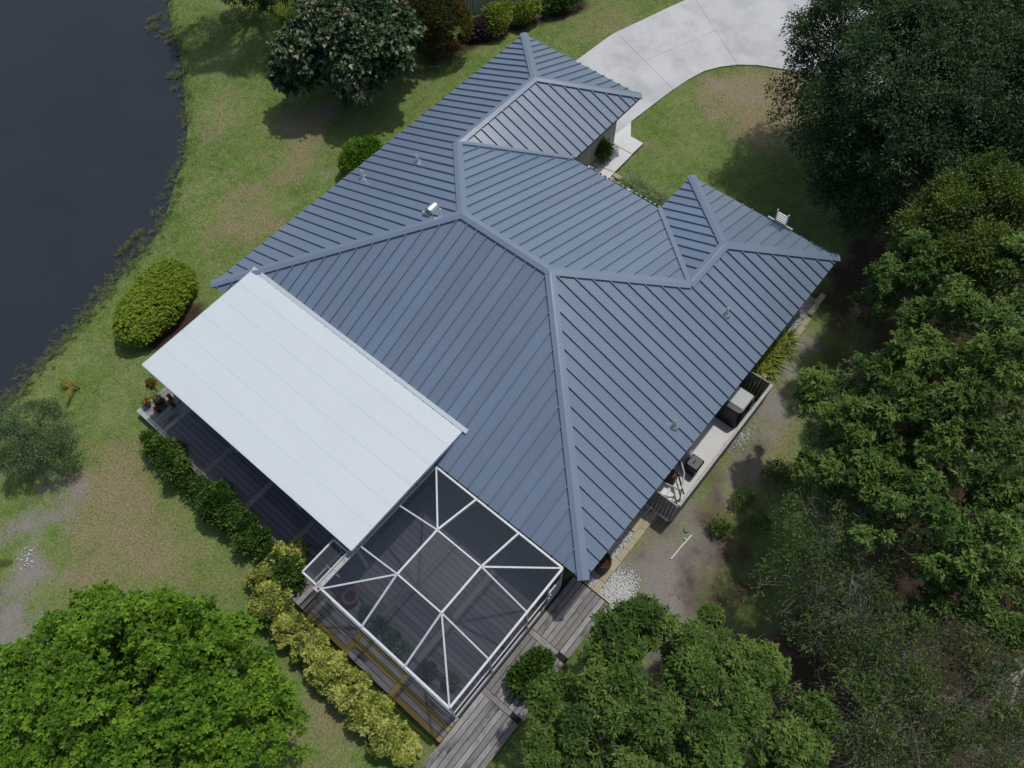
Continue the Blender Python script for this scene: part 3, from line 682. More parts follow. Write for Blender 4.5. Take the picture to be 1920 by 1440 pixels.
# ------------------------------------------------------------------ equipment yard: pad, pale fence and things in it
pad = MB().box(3.95, 9.65, -17.25, -15.92, 0.005, .08).build('equipment_pad', M['walk']); tag(pad, 'white concrete pad inside the grey picket yard', None, kind='structure')
fy = thing('picket_fence', (6.9, -17.3, 0), 'grey slatted picket fence around the equipment yard', 'fence')
FT = 1.42
def picket(x0, x1, y0, y1, par, mat, h): box('picket', x0, x1, y0, y1, .02, h + random.uniform(-.012, .012), mat, par)
x = 4.05
while x < 9.70: picket(x, x + .116, -17.36, -17.335, fy, M['picket_grey'], FT); x += .128
for xf in (4.03, 9.74):
    y = -17.29
    while y < -16.2: picket(xf - .012, xf + .012, y, y + .117, fy, M['picket_grey'], FT); y += .125
    box('rail', xf + .014, xf + .05, -17.32, -16.05, FT - .12, FT - .04, M['rail_pale'], fy)
for i in range(5):
    a = 4.06 + i * 1.135; box('top_cap', a + .006, a + 1.129, -17.375, -17.27, FT + .016, FT + .045, M['rail_pale'], fy)
box('rail', 4.06, 9.7, -17.333, -17.295, .35, .43, M['rail_pale'], fy)
for px_ in (4.05, 6.88, 9.7): box('post', px_ - .04, px_ + .04, -17.33, -17.25, .02, FT - .02, M['rail_pale'], fy)
eq = thing('equipment_box', (8.8, -16.8, .08), 'large black sided equipment box with pale grey top', 'equipment box')
def roundbox(x0, x1, y0, y1, z0, z1, r, top=.0, ztop=None):
    def ring(i, z):
        out = []
        for cx_, cy_, a0 in ((x1 - r - i, y1 - r - i, 0), (x0 + r + i, y1 - r - i, 90), (x0 + r + i, y0 + r + i, 180), (x1 - r - i, y0 + r + i, 270)):
            for kk in range(4): t = math.radians(a0 + kk * 30); out.append((cx_ + r * math.cos(t), cy_ + r * math.sin(t), z))
        return out
    mb = MB(); rings = [ring(0, z0), ring(top, z1 - .03), ring(top + .03, z1)]; n = 16
    for rg in rings: mb.v += rg
    for i in range(2):
        for kk in range(n): k2 = (kk + 1) % n; mb.f.append((i * n + kk, i * n + k2, (i + 1) * n + k2, (i + 1) * n + kk))
    mb.f.append(tuple(range(2 * n, 3 * n))); return mb
roundbox(8.22, 9.28, -17.16, -16.22, .08, 1.02, .14, .06).build('casing', M['black'], eq)
roundbox(8.46, 9.24, -17.08, -16.36, 1.0, 1.07, .06, .02).build('top_panel', M['palegrey'], eq)
for i in range(7): box('louvre', 8.262 + .0 * i, 8.30, -17.0 + i * .09, -16.955 + i * .09, .2, .9, M['black'], eq)
bn = thing('storage_bin', (5.98, -16.83, .08), 'small black lidded bin standing on the white concrete pad', 'bin')
roundbox(5.80, 6.24, -17.02, -16.62, .08, .60, .04, -.02).build('bin_body', M['black'], bn); roundbox(5.76, 6.28, -17.06, -16.58, .60, .68, .05, .015).build('lid', M['black'], bn)
MB().tube([(5.93, -16.8, .67), (5.95, -16.8, .72), (6.07, -16.8, .72), (6.09, -16.8, .67)], .018, 6).build('lid_handle', M['black'], bn)
tk = thing('water_tank', (6.02, -16.42, .08), 'pale upright tank tucked under the roof edge', 'tank')
MB().lathe((6.02, -16.42, .08), [(.0, 0), (.17, 0), (.17, .95), (.15, 1.03), (.09, 1.08), (0, 1.09)], 18).build('tank_body', M['palegrey'], tk, True); MB().lathe((6.02, -16.42, 1.17), [(.05, -.02), (.05, .10), (0, .10)], 10).build('valve', M['black'], tk)
pm = thing('pump', (5.25, -16.5, .08), 'brown pump with grey pipes beside the picket fence', 'pump')
roundbox(5.05, 5.42, -16.66, -16.2, .08, .62, .08, .04).build('pump_body', M['brown'], pm)
for pts in (((5.2, -16.62, .45), (5.0, -16.85, .5), (4.85, -17.08, .35), (4.85, -17.12, .08)), ((5.75, -16.3, 1.0), (5.3, -16.8, 1.0), (4.82, -17.02, .95), (4.80, -17.15, .08)), ((4.62, -16.3, .9), (4.75, -16.8, .85), (4.9, -17.1, .6))):
    MB().tube(pts, .028, 7).build('pipe', M['palegrey'], pm)
MB().tube([(4.85, -17.15, .62), (5.35, -16.62, .55)], .03, 7).build('pipe', M['black'], pm)
cb = thing('white_crate', (4.55, -16.6, .08), 'low white crate in the corner of the picket yard', 'crate')
roundbox(4.34, 4.78, -16.95, -16.45, .08, .34, .02, .0).build('crate_body', M['white'], cb); box('crate_strap', 4.33, 4.79, -16.73, -16.69, .09, .348, M['palegrey'], cb)
# edging blocks and gravel
eg = thing('edging', (2.3, -16.9, 0), 'tan concrete block edging along the gravel strip', 'edging')
x = .52
while x < 4.0: box('edging_block', x + .006, x + .44, -16.86 + random.uniform(-.008, .008), -16.66, 0, .13 + random.uniform(-.008, .008), M['paver'], eg); x += .446
eg2 = thing('edging', (14, -16.7, 0), 'shaded tan edging blocks by the spiky plants', 'edging')
for a, b_, y in ((10.15, 10.9, -16.8), (12.72, 13.55, -16.83), (13.57, 14.05, -16.80), (14.2, 14.75, -16.74), (14.76, 15.35, -16.70)): box('edging_block', a, b_, y - .1, y + .1, 0, .12, M['paver'], eg2)
sp = thing('splash_block', (3.15, -16.5, 0), 'flat tan concrete block lying on the gravel strip', 'block'); box('block', 2.95, 3.55, -16.64, -16.3, .0, .10, M['paver'], sp)
def stones(name, fn, n, s0, s1, label):
    base = np.array([(1, 0, 0), (-1, 0, 0), (0, 1, 0), (0, -1, 0), (0, 0, 1), (0, 0, -1)], float); T0 = np.array([(0, 2, 4), (2, 1, 4), (1, 3, 4), (3, 0, 4), (2, 0, 5), (1, 2, 5), (3, 1, 5), (0, 3, 5)])
    P_ = fn(n); n = len(P_); s = rng.uniform(s0, s1, (n, 1, 1)); j = 1 + rng.uniform(-.35, .35, (n, 6, 3)); a = rng.uniform(0, 6.28, n)
    V = base[None] * j * s; V[:, :, 2] *= .6; ca, sa = np.cos(a)[:, None], np.sin(a)[:, None]
    x = V[:, :, 0] * ca - V[:, :, 1] * sa; y = V[:, :, 0] * sa + V[:, :, 1] * ca
    V = np.stack([x, y, V[:, :, 2]], 2) + P_[:, None, :]
    o = tris_mesh(name, V.reshape(-1, 3), (T0[None] + 6 * np.arange(n)[:, None, None]).reshape(-1, 3), M['gravel']); tag(o, label, None, kind='stuff'); return o
def g_strip(n):
    a = np.c_[rng.uniform(.45, 4.0, n), rng.uniform(-16.66, -15.95, n), rng.uniform(.01, .05, n)]
    b = np.c_[rng.uniform(12.4, 15.0, n // 2), rng.uniform(-16.72, -16.0, n // 2), rng.uniform(.01, .04, n // 2)]; return np.vstack([a, b])
stones('gravel_strip', g_strip, 5200, .018, .042, 'white gravel between the house wall and tan edging')
def g_patch(n):
    c = at(1138, 1108)[:2]; q = rng.normal(0, 1, (n, 2)); q = q / (1 + .25 * np.abs(q)) * np.array([.62, .36]) + np.array([.85, -17.28])
    q = q[(q[:, 0] > .50 - .0) | (q[:, 1] < -17.1)]; q = q[q[:, 1] < -16.87]; return np.c_[q, rng.uniform(.0, .03, len(q))]
stones('gravel_patch', g_patch, 3600, .018, .045, 'spilled white gravel beside the deck corner')
def g_wall(n): return np.c_[rng.uniform(15.0, 16.75, n), rng.uniform(-5.98, -5.62, n), rng.uniform(.07, .11, n)]
stones('wall_gravel', g_wall, 1100, .02, .05, 'white stones along the foot of the garage wall')
def g_few(n):
    c = at(55, 1043)[:2]; return np.c_[rng.normal(c[0], .22, n), rng.normal(c[1], .22, n), np.full(n, .02)]
stones('petal_scatter', g_few, 60, .015, .05, 'white flakes scattered on sandy lawn')
def g_ac(n): 
    c = at(1392, 818)[:2]; return np.c_[rng.normal(c[0], .3, n), rng.normal(c[1], .16, n), np.full(n, .015)]
stones('gravel_spill', g_ac, 260, .015, .035, 'spilled white stones outside the picket fence')
# rain pot by the corner
rp = thing('clay_barrel', (1.38, -16.42, 0), 'dark brown round barrel under the roof corner', 'barrel')
MB().lathe((1.38, -16.42, .02), [(0, 0), (.22, 0), (.30, .2), (.31, .42), (.27, .60), (.29, .64), (.25, .64), (.23, .50), (0, .48)], 20).build('barrel_body', M['brown'], rp, True)
MB().lathe((1.38, -16.42, .50), [(.235, 0), (0, .015)], 20).build('barrel_soil', M['soil'], rp)
ut = thing('utility_cover', tuple(at(1287, 994)), 'round green utility lid set in the sandy yard', 'utility cover')
c = at(1287, 994); MB().lathe((c[0], c[1], 0), [(.10, -.05), (.10, .05), (.085, .06), (0, .06)], 20).build('lid', M['green_lid'], ut); MB().tube([(c[0] - .04, c[1], .062), (c[0] + .04, c[1], .062)], .008, 5).build('lid_grip', M['black'], ut)
pv = thing('pipe', tuple(at(1280, 1022)), 'white plastic pipe lying on the sandy ground', 'pipe')
a, b_ = at(1297, 1003, .04), at(1258, 1048, .04); MB().tube([a, a * .5 + b_ * .5 + np.array([0, .01, 0]), b_], .022, 8).build('pipe_length', M['white'], pv)
c = a * .75 + b_ * .25; MB().tube([c, c + np.array([.02, .10, .03])], .022, 8).build('pipe_tee', M['white'], pv)
# ladder with its stand-off bar at the wing's eave
ld = thing('ladder', (16.1, -14.15, 0), 'white aluminium ladder leaning against the roof edge', 'ladder')
def lp(z, y): return np.array([15.10 + (2.6 - z) * .30, y, z])
for y in (-13.93, -14.37): MB().beam(lp(.0, y), lp(3.25, y), .03, .08, (1, 0, 0)).build('rail', M['palegrey'], ld)
z = .25
while z < 3.2: MB().beam(lp(z, -13.93), lp(z, -14.37), .05, .035).build('rung', M['white'], ld); z += .14
for y in (-13.93, -14.37): MB().beam(lp(3.2, y), lp(3.36, y), .045, .06, (1, 0, 0)).build('rail_cap', M['palegrey'], ld)
MB().beam((15.02, -13.64, 2.66), (15.02, -14.66, 2.66), .06, .05).build('stand_off_bar', M['palegrey'], ld)
for y in (-13.93, -14.37): MB().beam((15.02, y, 2.66), lp(2.6, y), .04, .04).build('bracket', M['palegrey'], ld)
# courtyard picket fence
cf = thing('picket_fence', (14.1, -8.2, 0), 'white picket fence between the garage and the wing', 'fence')
y = -6.34
while y > -10.2: box('picket', 14.06, 14.085, y - .10, y, .06, 1.27 + random.uniform(-.01, .01), M['white'], cf); y -= .222
for z in (.35, 1.02): box('rail', 14.02, 14.058, -10.3, -6.25, z, z + .09, M['white'], cf)
for y in (-6.3, -8.3, -10.3): box('post', 13.93, 14.02, y - .045, y + .045, 0, 1.35, M['white'], cf)
# timber fence at the top of the garden
F0, F1 = np.array([18.9, 5.35]), np.array([29.2, -.75]); fd = (F1 - F0) / np.linalg.norm(F1 - F0); fn_ = np.array([-fd[1], fd[0]])
tf = thing('timber_fence', (22, 3.6, 0), 'old grey timber board fence behind the flower bed', 'fence'); s = -3.0; Lf = np.linalg.norm(F1 - F0)
while s < Lf:
    a = F0 + fd * s; b_ = F0 + fd * (s + .13); h = 1.75 + random.uniform(-.03, .03)
    MB().prism([tuple(a), tuple(b_), tuple(b_ + fn_ * .02), tuple(a + fn_ * .02)], .05, h).build('fence_board', M['fence_wood'], tf); s += .142
for z in (.35, 1.5):
    a = F0 - fd * 3.0; mb = MB().beam((a[0] - fn_[0] * .03, a[1] - fn_[1] * .03, z), (F1[0] - fn_[0] * .03, F1[1] - fn_[1] * .03, z), .05, .09); mb.build('rail', M['fence_wood'], tf)
for i in range(7):
    a = F0 + fd * (-2.6 + i * 2.1) - fn_ * .06; box('post', a[0] - .05, a[0] + .05, a[1] - .05, a[1] + .05, 0, 1.85, M['fence_wood'], tf)
#VEG
# ------------------------------------------------------------------ vegetation
def unit(v): return v / (np.linalg.norm(v, axis=-1, keepdims=True) + 1e-9)
def leaves_mesh(name, base, dirs, L, W, var, mat, parent, droop=.25, nup=None):
    """one folded rhombus (two triangles) per leaf"""
    n = len(base); L = np.broadcast_to(L, n)[:, None]; W = np.broadcast_to(W, n)[:, None]
    d = unit(dirs); up = np.array([0, 0, 1.0]) + rng.normal(0, .45, (n, 3))
    if nup is not None: up = up + nup
    s = unit(np.cross(d, up)); nn = np.cross(s, d)
    tip = base + d * L - np.array([0, 0, 1.0]) * L * droop; mid = base + d * L * .5 + nn * W * .18
    V = np.stack([base, mid + s * W * .5, tip, mid - s * W * .5], 1).reshape(-1, 3)
    i = 4 * np.arange(n)[:, None]; T = np.concatenate([i + np.array([[0, 1, 2]]), i + np.array([[0, 2, 3]])], 1).reshape(-1, 3)
    return tris_mesh(name, V, T, mat, parent, var=np.repeat(np.clip(var, 0, 1), 4))
def lumps(p, seed, f=1.0):
    q = p * f + seed
    return (np.sin(q[:, 0] * 1.7 + 1.3 * np.sin(q[:, 1] * 1.1)) + np.sin(q[:, 1] * 1.9 + 1.1 * np.sin(q[:, 2] * 1.3 + 1)) + np.sin(q[:, 2] * 1.6 + 1.2 * np.sin(q[:, 0] * .9 + 2))) / 3
def crown(name, lobes, mat, parent, ncl, per, L, W, cr=.16, shell=.72, rough=.18, low=-.35, gap=-1.0, flat=1.0, seed=0.0, gf=1.6, droop=.25, spread=.9, varb=.5, sr=0.0, cov=1.0, inner=.18, whorl=False):
    lob = np.array(lobes, float)
    if sr:                                             # lobes carry many small leaf clumps with gaps between them
        sub = []
        for l in lob:
            m = max(3, int(cov * 2.4 * l[3] ** 2 / sr ** 2)); d = unit(rng.normal(size=(m, 3))); d[:, 2] = np.where(d[:, 2] < low, -d[:, 2], d[:, 2])
            q = l[:3] + d * (l[3] - sr * .5) * (1 + rough * lumps(d * l[3] + l[:3], seed, 1.9))[:, None] * rng.uniform(.86, 1.06, (m, 1))
            q[:, 2] = l[2] + (q[:, 2] - l[2]) * flat
            dp = np.zeros(m, bool)
            for l2 in lob: dp |= np.linalg.norm(q - l2[:3], axis=1) < l2[3] * .72
            ok = ~dp & (lumps(q, seed + 9, gf) + rng.normal(0, .15, m) > gap)
            sub.append(np.c_[q, sr * rng.uniform(.45, 1.5, m)][ok])
        sub = np.vstack(sub); ni = int(ncl * inner)
        wi = rng.choice(len(sub), ncl - ni, p=sub[:, 3] ** 2 / (sub[:, 3] ** 2).sum()); d = unit(rng.normal(size=(ncl - ni, 3)) + np.array([0, 0, .35]))
        c = sub[wi, :3] + d * sub[wi, 3:4] * rng.uniform(.35, 1.05, (ncl - ni, 1)) * np.array([1, 1, .8]); bv = rng.normal(0, 1, len(sub))[wi]
        li = rng.choice(len(lob), ni, p=lob[:, 3] ** 2 / (lob[:, 3] ** 2).sum()); d2 = unit(rng.normal(size=(ni, 3))); c2 = lob[li, :3] + d2 * (lob[li, 3] * rng.uniform(.3, .85, ni))[:, None]
        c = np.vstack([c, c2]); d = np.vstack([d, d2]); bv = np.r_[bv, rng.normal(0, 1, ni)]; ok = c[:, 2] > .12; c, d, bv = c[ok], d[ok], bv[ok]; n = len(c)
        cv = .5 + varb * .22 * rng.normal(size=n) + varb * .22 * bv + .12 * lumps(c, seed + 4, .8)
    else:
        r = lob[:, 3]; pr_ = r ** 2 / (r ** 2).sum(); which = rng.choice(len(lob), ncl, p=pr_)
        d = unit(rng.normal(size=(ncl, 3))); d[:, 2] = np.where(d[:, 2] < low, -d[:, 2], d[:, 2]); d = unit(d)
        rad = r[which] * (shell + (1 - shell) * rng.random(ncl) ** .6)
        off = d * rad[:, None]; off *= (1 + rough * lumps(off + lob[which, :3], seed, 1.9))[:, None]; off[:, 2] *= flat
        c = lob[which, :3] + off; deep = np.zeros(ncl, bool)
        for l in lob:
            q = (c - l[:3]) / np.array([1, 1, flat]); deep |= np.linalg.norm(q, axis=1) < l[3] * .55
        keep = (~deep | (rng.random(ncl) < .25)) & (lumps(c, seed + 9, gf) + rng.normal(0, .18, ncl) > gap) & (c[:, 2] > .12)
        c = c[keep]; d = d[keep]; n = len(c)
        cv = .5 + varb * .38 * rng.normal(size=n) + .22 * lumps(c, seed + 4, .8)
    D = np.repeat(d, per, 0); R = unit(rng.normal(size=(n * per, 3)))
    if whorl:
        D = unit(D + np.array([0, 0, .8])); R = unit(R - D * (R * D).sum(1, keepdims=True)); ld = unit(R + D * rng.uniform(.15, .7, (n * per, 1)))
        base = np.repeat(c, per, 0) + ld * L * .06 + D * rng.uniform(-.3, .3, (n * per, 1)) * cr
    else:
        ld = unit(D * .55 + np.array([0, 0, .18]) + rng.normal(0, spread * .6, (n * per, 3)))
        base = np.repeat(c, per, 0) + ld * cr * rng.uniform(.05, .9, (n * per, 1)) + rng.normal(0, cr * .25, (n * per, 3))
    var = np.repeat(cv, per) + rng.normal(0, .17, n * per); s = rng.uniform(.65, 1.25, n * per)
    leaves_mesh(name, base, ld, L * s, W * s, var, mat, parent, droop, nup=D * .8 if whorl else None)
    return c
def limbs(name, root, lobes, mat, parent, r0, ntw=14, twig=.02, out=1.0, fork=.45, seed=0, subs=0, z0=0.0):
    rs = random.Random(seed); mb = MB(); root = np.array(root, float); lob = [np.array(l, float) for l in lobes]
    top = np.mean([l[:3] for l in lob], axis=0); fk = root + (top - root) * fork
    fk[:2] = root[:2] + (top[:2] - root[:2]) * fork * .5
    j = lambda s: np.array([rs.gauss(0, s), rs.gauss(0, s), rs.gauss(0, s * .6)])
    mb.tube([root - np.array([0, 0, .1]), root * .6 + fk * .4 + j(.06), fk], [r0 * 1.25, r0, r0 * .8], 8)
    for l in lob:
        c = l[:3]; m = fk * .5 + c * .5 + np.array([0, 0, -.12 * l[3]]) + j(.12 * l[3]); rr = r0 * .55
        mb.tube([fk, fk * .7 + m * .3 + j(.05), m, c], [rr, rr * .8, rr * .6, rr * .35], 6)
        for t in range(ntw):
            a = m + (c - m) * rs.random(); dv = np.array([rs.gauss(0, 1), rs.gauss(0, 1), rs.gauss(.35, .7)]); dv /= np.linalg.norm(dv)
            e = c + dv * l[3] * rs.uniform(.75, 1.08) * out; q = a * .5 + e * .5 + j(.10 * l[3]); tr = twig * rs.uniform(.7, 1.5)
            mb.tube([a, q, e], [tr, tr * .75, tr * .35], 4, False)
            for u in range(subs):
                b0 = q + (e - q) * rs.random(); dv2 = dv + np.array([rs.gauss(0, .8), rs.gauss(0, .8), rs.gauss(0, .5)]); b1 = b0 + dv2 / np.linalg.norm(dv2) * l[3] * rs.uniform(.2, .5)
                b2 = b0 * .5 + b1 * .5 + j(.05 * l[3]); mb.tube([b0, b2, b1], [tr * .5, tr * .35, tr * .2], 3, False)
    return mb.build(name, mat, parent)
def lobes_px(L): return [tuple(at(x, y, z)) + (r,) for x, y, z, r in L]
def tree(name, label, cat, L, leaf, bark='bark', ncl=2500, per=9, LL=.13, LW=.05, cr=.16, r0=.16, twig=.015, ntw=12, group=None, base=None, subs=0, out=1.0, parts=('trunk', 'crown'), **kw):
    lob = lobes_px(L); c = np.average([l[:2] for l in lob], axis=0, weights=[l[3] ** 2 for l in lob]) if base is None else np.array(at(*base)[:2])
    g = gz1(c[0], c[1]); t = thing(name, (c[0], c[1], g), label, cat, group); sd = abs(hash(label)) % 97 if False else sum(map(ord, label)) % 97
    limbs(parts[0], (c[0], c[1], g), lob, M[bark], t, r0, ntw, twig, seed=sd, subs=subs, out=out)
    crown(parts[1], lob, M[leaf], t, ncl, per, LL, LW, cr, seed=float(sd), **kw); return t

# trees
tree('broad_tree', 'dense bright green broad-domed tree on the open lawn', 'tree',
     [(270, 1330, 3.0, 2.9), (130, 1300, 2.6, 2.0), (400, 1330, 2.6, 2.0), (300, 1235, 2.6, 1.75), (190, 1230, 2.4, 1.55), (420, 1260, 2.3, 1.5), (90, 1400, 2.6, 2.1), (470, 1400, 2.3, 1.6), (250, 1440, 3.2, 2.5), (20, 1330, 2.0, 1.6), (350, 1175, 1.9, 1.0), (190, 1165, 1.7, 1.0), (225, 1212, 2.4, 1.25), (130, 1222, 2.0, 1.1)],
     'lf_bright', ncl=13500, per=9, LL=.125, LW=.062, cr=.14, r0=.22, rough=.07, gap=-.8, gf=2.6, sr=.30, cov=.95, inner=.2, varb=.8, whorl=True, droop=.05, base=(270, 1300), spread=.8)
tree('oak_tree', 'large dark oak overhanging the driveway end', 'tree',
     [(1600, 90, 5.0, 2.6), (1545, 150, 4.2, 1.7), (1560, 225, 3.8, 1.8), (1660, 180, 5.5, 2.6), (1680, 40, 5.5, 2.4), (1590, 300, 3.6, 1.7), (1690, 300, 4.8, 2.2), (1610, 380, 2.8, 1.4), (1740, 120, 6.2, 2.4), (1760, 250, 5.5, 2.2)],
     'lf_oak', ncl=15000, per=10, LL=.13, LW=.055, cr=.22, r0=.30, sr=.50, cov=1.3, inner=.35, rough=.25, gap=-.55, gf=1.5, varb=.8, base=(1640, 330))
tree('oak_tree', 'dark oak standing behind the olive crowned tree', 'tree',
     [(1850, 60, 6.0, 2.8), (1900, 190, 6.0, 2.6), (1830, 190, 5.6, 2.3), (1900, 270, 5.0, 1.8), (1800, 10, 5.6, 2.4), (1950, 60, 6, 2.6)],
     'lf_oak', ncl=10500, per=10, LL=.13, LW=.055, cr=.22, r0=.28, sr=.50, cov=1.3, inner=.35, rough=.25, gap=-.55, gf=1.5, varb=.8, base=(1850, 330))
tree('olive_tree', 'yellow-olive leaved tree beside the dark oaks', 'tree',
     [(1768, 414, 5.5, 1.31), (1848, 394, 5.9, 1.4), (1723, 454, 4.7, 0.96), (1818, 484, 5.5, 1.31), (1908, 434, 5.9, 1.31), (1778, 359, 5.5, 0.7), (1868, 354, 5.9, 0.78)],
     'lf_olive', ncl=4200, per=10, LL=.12, LW=.055, cr=.20, r0=.18, sr=.34, cov=1.0, inner=.25, rough=.3, gap=-.45, gf=2.2, varb=.8, ntw=16, subs=1, bark='bark_pale', base=(1770, 560))
tree('bay_tree', 'green leafy tree with whorled twigs east of the wing corner', 'tree',
     [(1700, 540, 4.6, 1.3), (1800, 560, 5.0, 1.7), (1880, 540, 5.4, 1.6), (1640, 580, 3.8, .9), (1850, 640, 5.4, 1.5), (1740, 630, 4.4, 1.1), (1920, 640, 5.2, 1.6), (1660, 545, 4.0, .7)],
     'lf_green', ncl=4200, per=10, LL=.15, LW=.05, cr=.2, r0=.17, ntw=16, twig=.008, subs=2, sr=.30, cov=0.85, inner=.22, rough=.35, gap=-0.35, gf=2.0, whorl=True, varb=.9, droop=.1, bark='bark_pale', base=(1740, 640))
tree('bay_tree', 'bright leafed tree with bare twigs reaching towards the picket yard', 'tree',
     [(1560, 740, 4.0, 1.0), (1625, 720, 4.6, 1.1), (1540, 800, 4.0, .85), (1610, 810, 4.8, 1.2), (1680, 790, 5.0, 1.2), (1560, 870, 4.2, 1.0), (1640, 890, 4.8, 1.1), (1510, 760, 3.4, .55), (1590, 940, 3.6, .8)],
     'lf_green2', ncl=3300, per=10, LL=.15, LW=.05, cr=.20, r0=.15, ntw=22, twig=.008, subs=3, sr=.30, cov=0.8, inner=.22, rough=.35, gap=-0.25, gf=2.0, whorl=True, varb=.9, droop=.1, bark='bark_pale', base=(1600, 920), out=1.08)
tree('bay_tree', 'tall green tree rising in the middle of the woodland', 'tree',
     [(1760, 740, 5.6, 1.5), (1850, 760, 6.0, 1.7), (1740, 830, 5.4, 1.2), (1820, 870, 5.8, 1.5), (1900, 850, 6.0, 1.5), (1730, 690, 5.0, 1.0)],
     'lf_green2', ncl=3600, per=10, LL=.15, LW=.05, cr=.21, r0=.18, ntw=18, twig=.008, subs=2, sr=.30, cov=0.85, inner=.22, rough=.35, gap=-0.3, gf=2.0, whorl=True, varb=.9, droop=.1, bark='bark_pale', base=(1790, 880))
tree('thin_tree', 'sparse tree with pale bare branches at the edge of the sandy yard', 'tree',
     [(1540, 1010, 3.6, 1.3), (1500, 1090, 3.2, 1.1), (1590, 1080, 4.0, 1.3), (1560, 1170, 3.6, 1.2), (1620, 1180, 4.2, 1.2), (1600, 980, 4.0, 1.1)],
     'lf_sparse', ncl=3200, per=9, LL=.11, LW=.032, cr=.22, r0=.13, ntw=26, twig=.0085, subs=4, shell=.3, rough=.35, gap=-.22, gf=1.8, varb=.8, bark='bark_pale', base=(1610, 1150), out=1.04)
tree('bay_tree', 'dark green clustered tree deeper in the woodland', 'tree',
     [(1720, 1000, 5.0, 1.4), (1800, 990, 5.4, 1.5), (1880, 1010, 5.6, 1.5), (1840, 1090, 5.0, 1.3), (1900, 1120, 5.4, 1.3), (1750, 1060, 4.4, 1.0)],
     'lf_green', ncl=3000, per=10, LL=.15, LW=.05, cr=.21, r0=.17, ntw=16, twig=.008, subs=2, sr=.30, cov=0.8, inner=.22, rough=.35, gap=-0.25, gf=2.0, whorl=True, varb=.9, droop=.1, bark='bark_pale', base=(1800, 1080))
tree('thin_tree', 'leaning pale-trunked thin tree among brown leaf litter', 'tree',
     [(1640, 1280, 4.0, 1.3), (1720, 1240, 4.4, 1.3), (1700, 1340, 4.4, 1.4), (1620, 1360, 4.0, 1.3), (1780, 1310, 4.6, 1.2), (1660, 1430, 4.0, 1.2)],
     'lf_sparse', ncl=2880, per=9, LL=.11, LW=.034, cr=.22, r0=.14, ntw=26, twig=.0085, subs=4, shell=.3, rough=.35, gap=-.22, gf=1.8, varb=.8, bark='bark_pale', base=(1660, 1250), out=1.04)
tree('thin_tree', 'half bare tree with forked grey limbs in the deep woodland', 'tree',
     [(1860, 1200, 5.0, 1.3), (1900, 1300, 5.0, 1.4), (1820, 1390, 4.6, 1.4), (1900, 1420, 5.0, 1.4)],
     'lf_sparse', ncl=1760, per=9, LL=.12, LW=.036, cr=.22, r0=.14, ntw=26, twig=.0085, subs=4, shell=.3, rough=.35, gap=-.22, gf=1.8, varb=.8, bark='bark_pale', base=(1880, 1250), out=1.04)
tree('magnolia_tree', 'whorled-leaf green tree touching the deck planks', 'tree',
     [(1160, 1218, 3.0, 0.84), (1192, 1188, 3.0, 0.7), (1090, 1298, 3.2, 0.88), (1172, 1298, 3.8, 1.06), (1040, 1358, 3.2, 0.88), (1140, 1378, 4.0, 1.14), (1212, 1378, 4.0, 1.06), (1010, 1438, 3.4, 0.88), (1110, 1448, 4.0, 1.06), (1120, 1203, 2.6, 0.48)],
     'lf_green2', ncl=5600, per=10, LL=.15, LW=.048, cr=.16, r0=.16, ntw=14, twig=.008, subs=1, sr=.36, cov=.85, inner=.13, rough=.4, gap=-.28, gf=2.3, whorl=True, varb=.8, bark='bark_pale', base=(1130, 1340), droop=.12)
tree('magnolia_tree', 'whorled-leaf green tree standing on sandy ground past the gravel', 'tree',
     [(1265, 1190, 3.2, 0.7), (1330, 1190, 3.2, 0.62), (1360, 1230, 3.6, 0.88), (1300, 1260, 3.8, 0.97), (1400, 1290, 3.8, 0.97), (1320, 1340, 4.2, 1.14), (1450, 1300, 3.6, 0.88), (1420, 1370, 4.2, 1.06), (1490, 1370, 4.0, 0.88), (1360, 1430, 4.2, 1.06), (1260, 1430, 4.2, 0.97), (1500, 1430, 4.0, 0.88)],
     'lf_green2', ncl=6200, per=10, LL=.15, LW=.048, cr=.16, r0=.17, ntw=14, twig=.008, subs=1, sr=.36, cov=.85, inner=.13, rough=.4, gap=-.28, gf=2.3, whorl=True, varb=.8, bark='bark_pale', base=(1370, 1330), droop=.12)
tree('variegated_tree', 'round-leaved tree speckled with cream and purple leaves', 'tree',
     [(640, 70, 2.9, 1.7), (575, 110, 2.4, 1.3), (700, 90, 2.7, 1.4), (620, 30, 2.9, 1.4), (700, 30, 3.0, 1.3), (555, 140, 1.8, .8), (670, 130, 2.2, 1.2), (740, 60, 2.5, 1.0), (650, 165, 1.2, .6)],
     'lf_sea', ncl=4600, per=6, LL=.22, LW=.22, cr=.22, r0=.18, sr=.34, cov=1.1, inner=.3, rough=.15, gap=-.8, gf=2.4, base=(650, 195), spread=.75, droop=.4, varb=.9)
tree('grove_tree', 'dark fine-leaved tree overhanging the top of the lake bank', 'tree',
     [tuple([450 + dx, -120 + dy, z, r]) for dx, dy, z, r in ((0, 0, 4.6, 1.7), (60, 20, 4.4, 1.6), (-50, 30, 4.2, 1.3), (-70, -20, 4.6, 1.4), (20, 60, 3.8, 1.3), (70, 70, 3.8, 1.0))],
     'lf_oak', ncl=4200, per=9, LL=.15, LW=.05, cr=.22, r0=.2, shell=.6, rough=.3, gap=-.3, base=(500, 5))
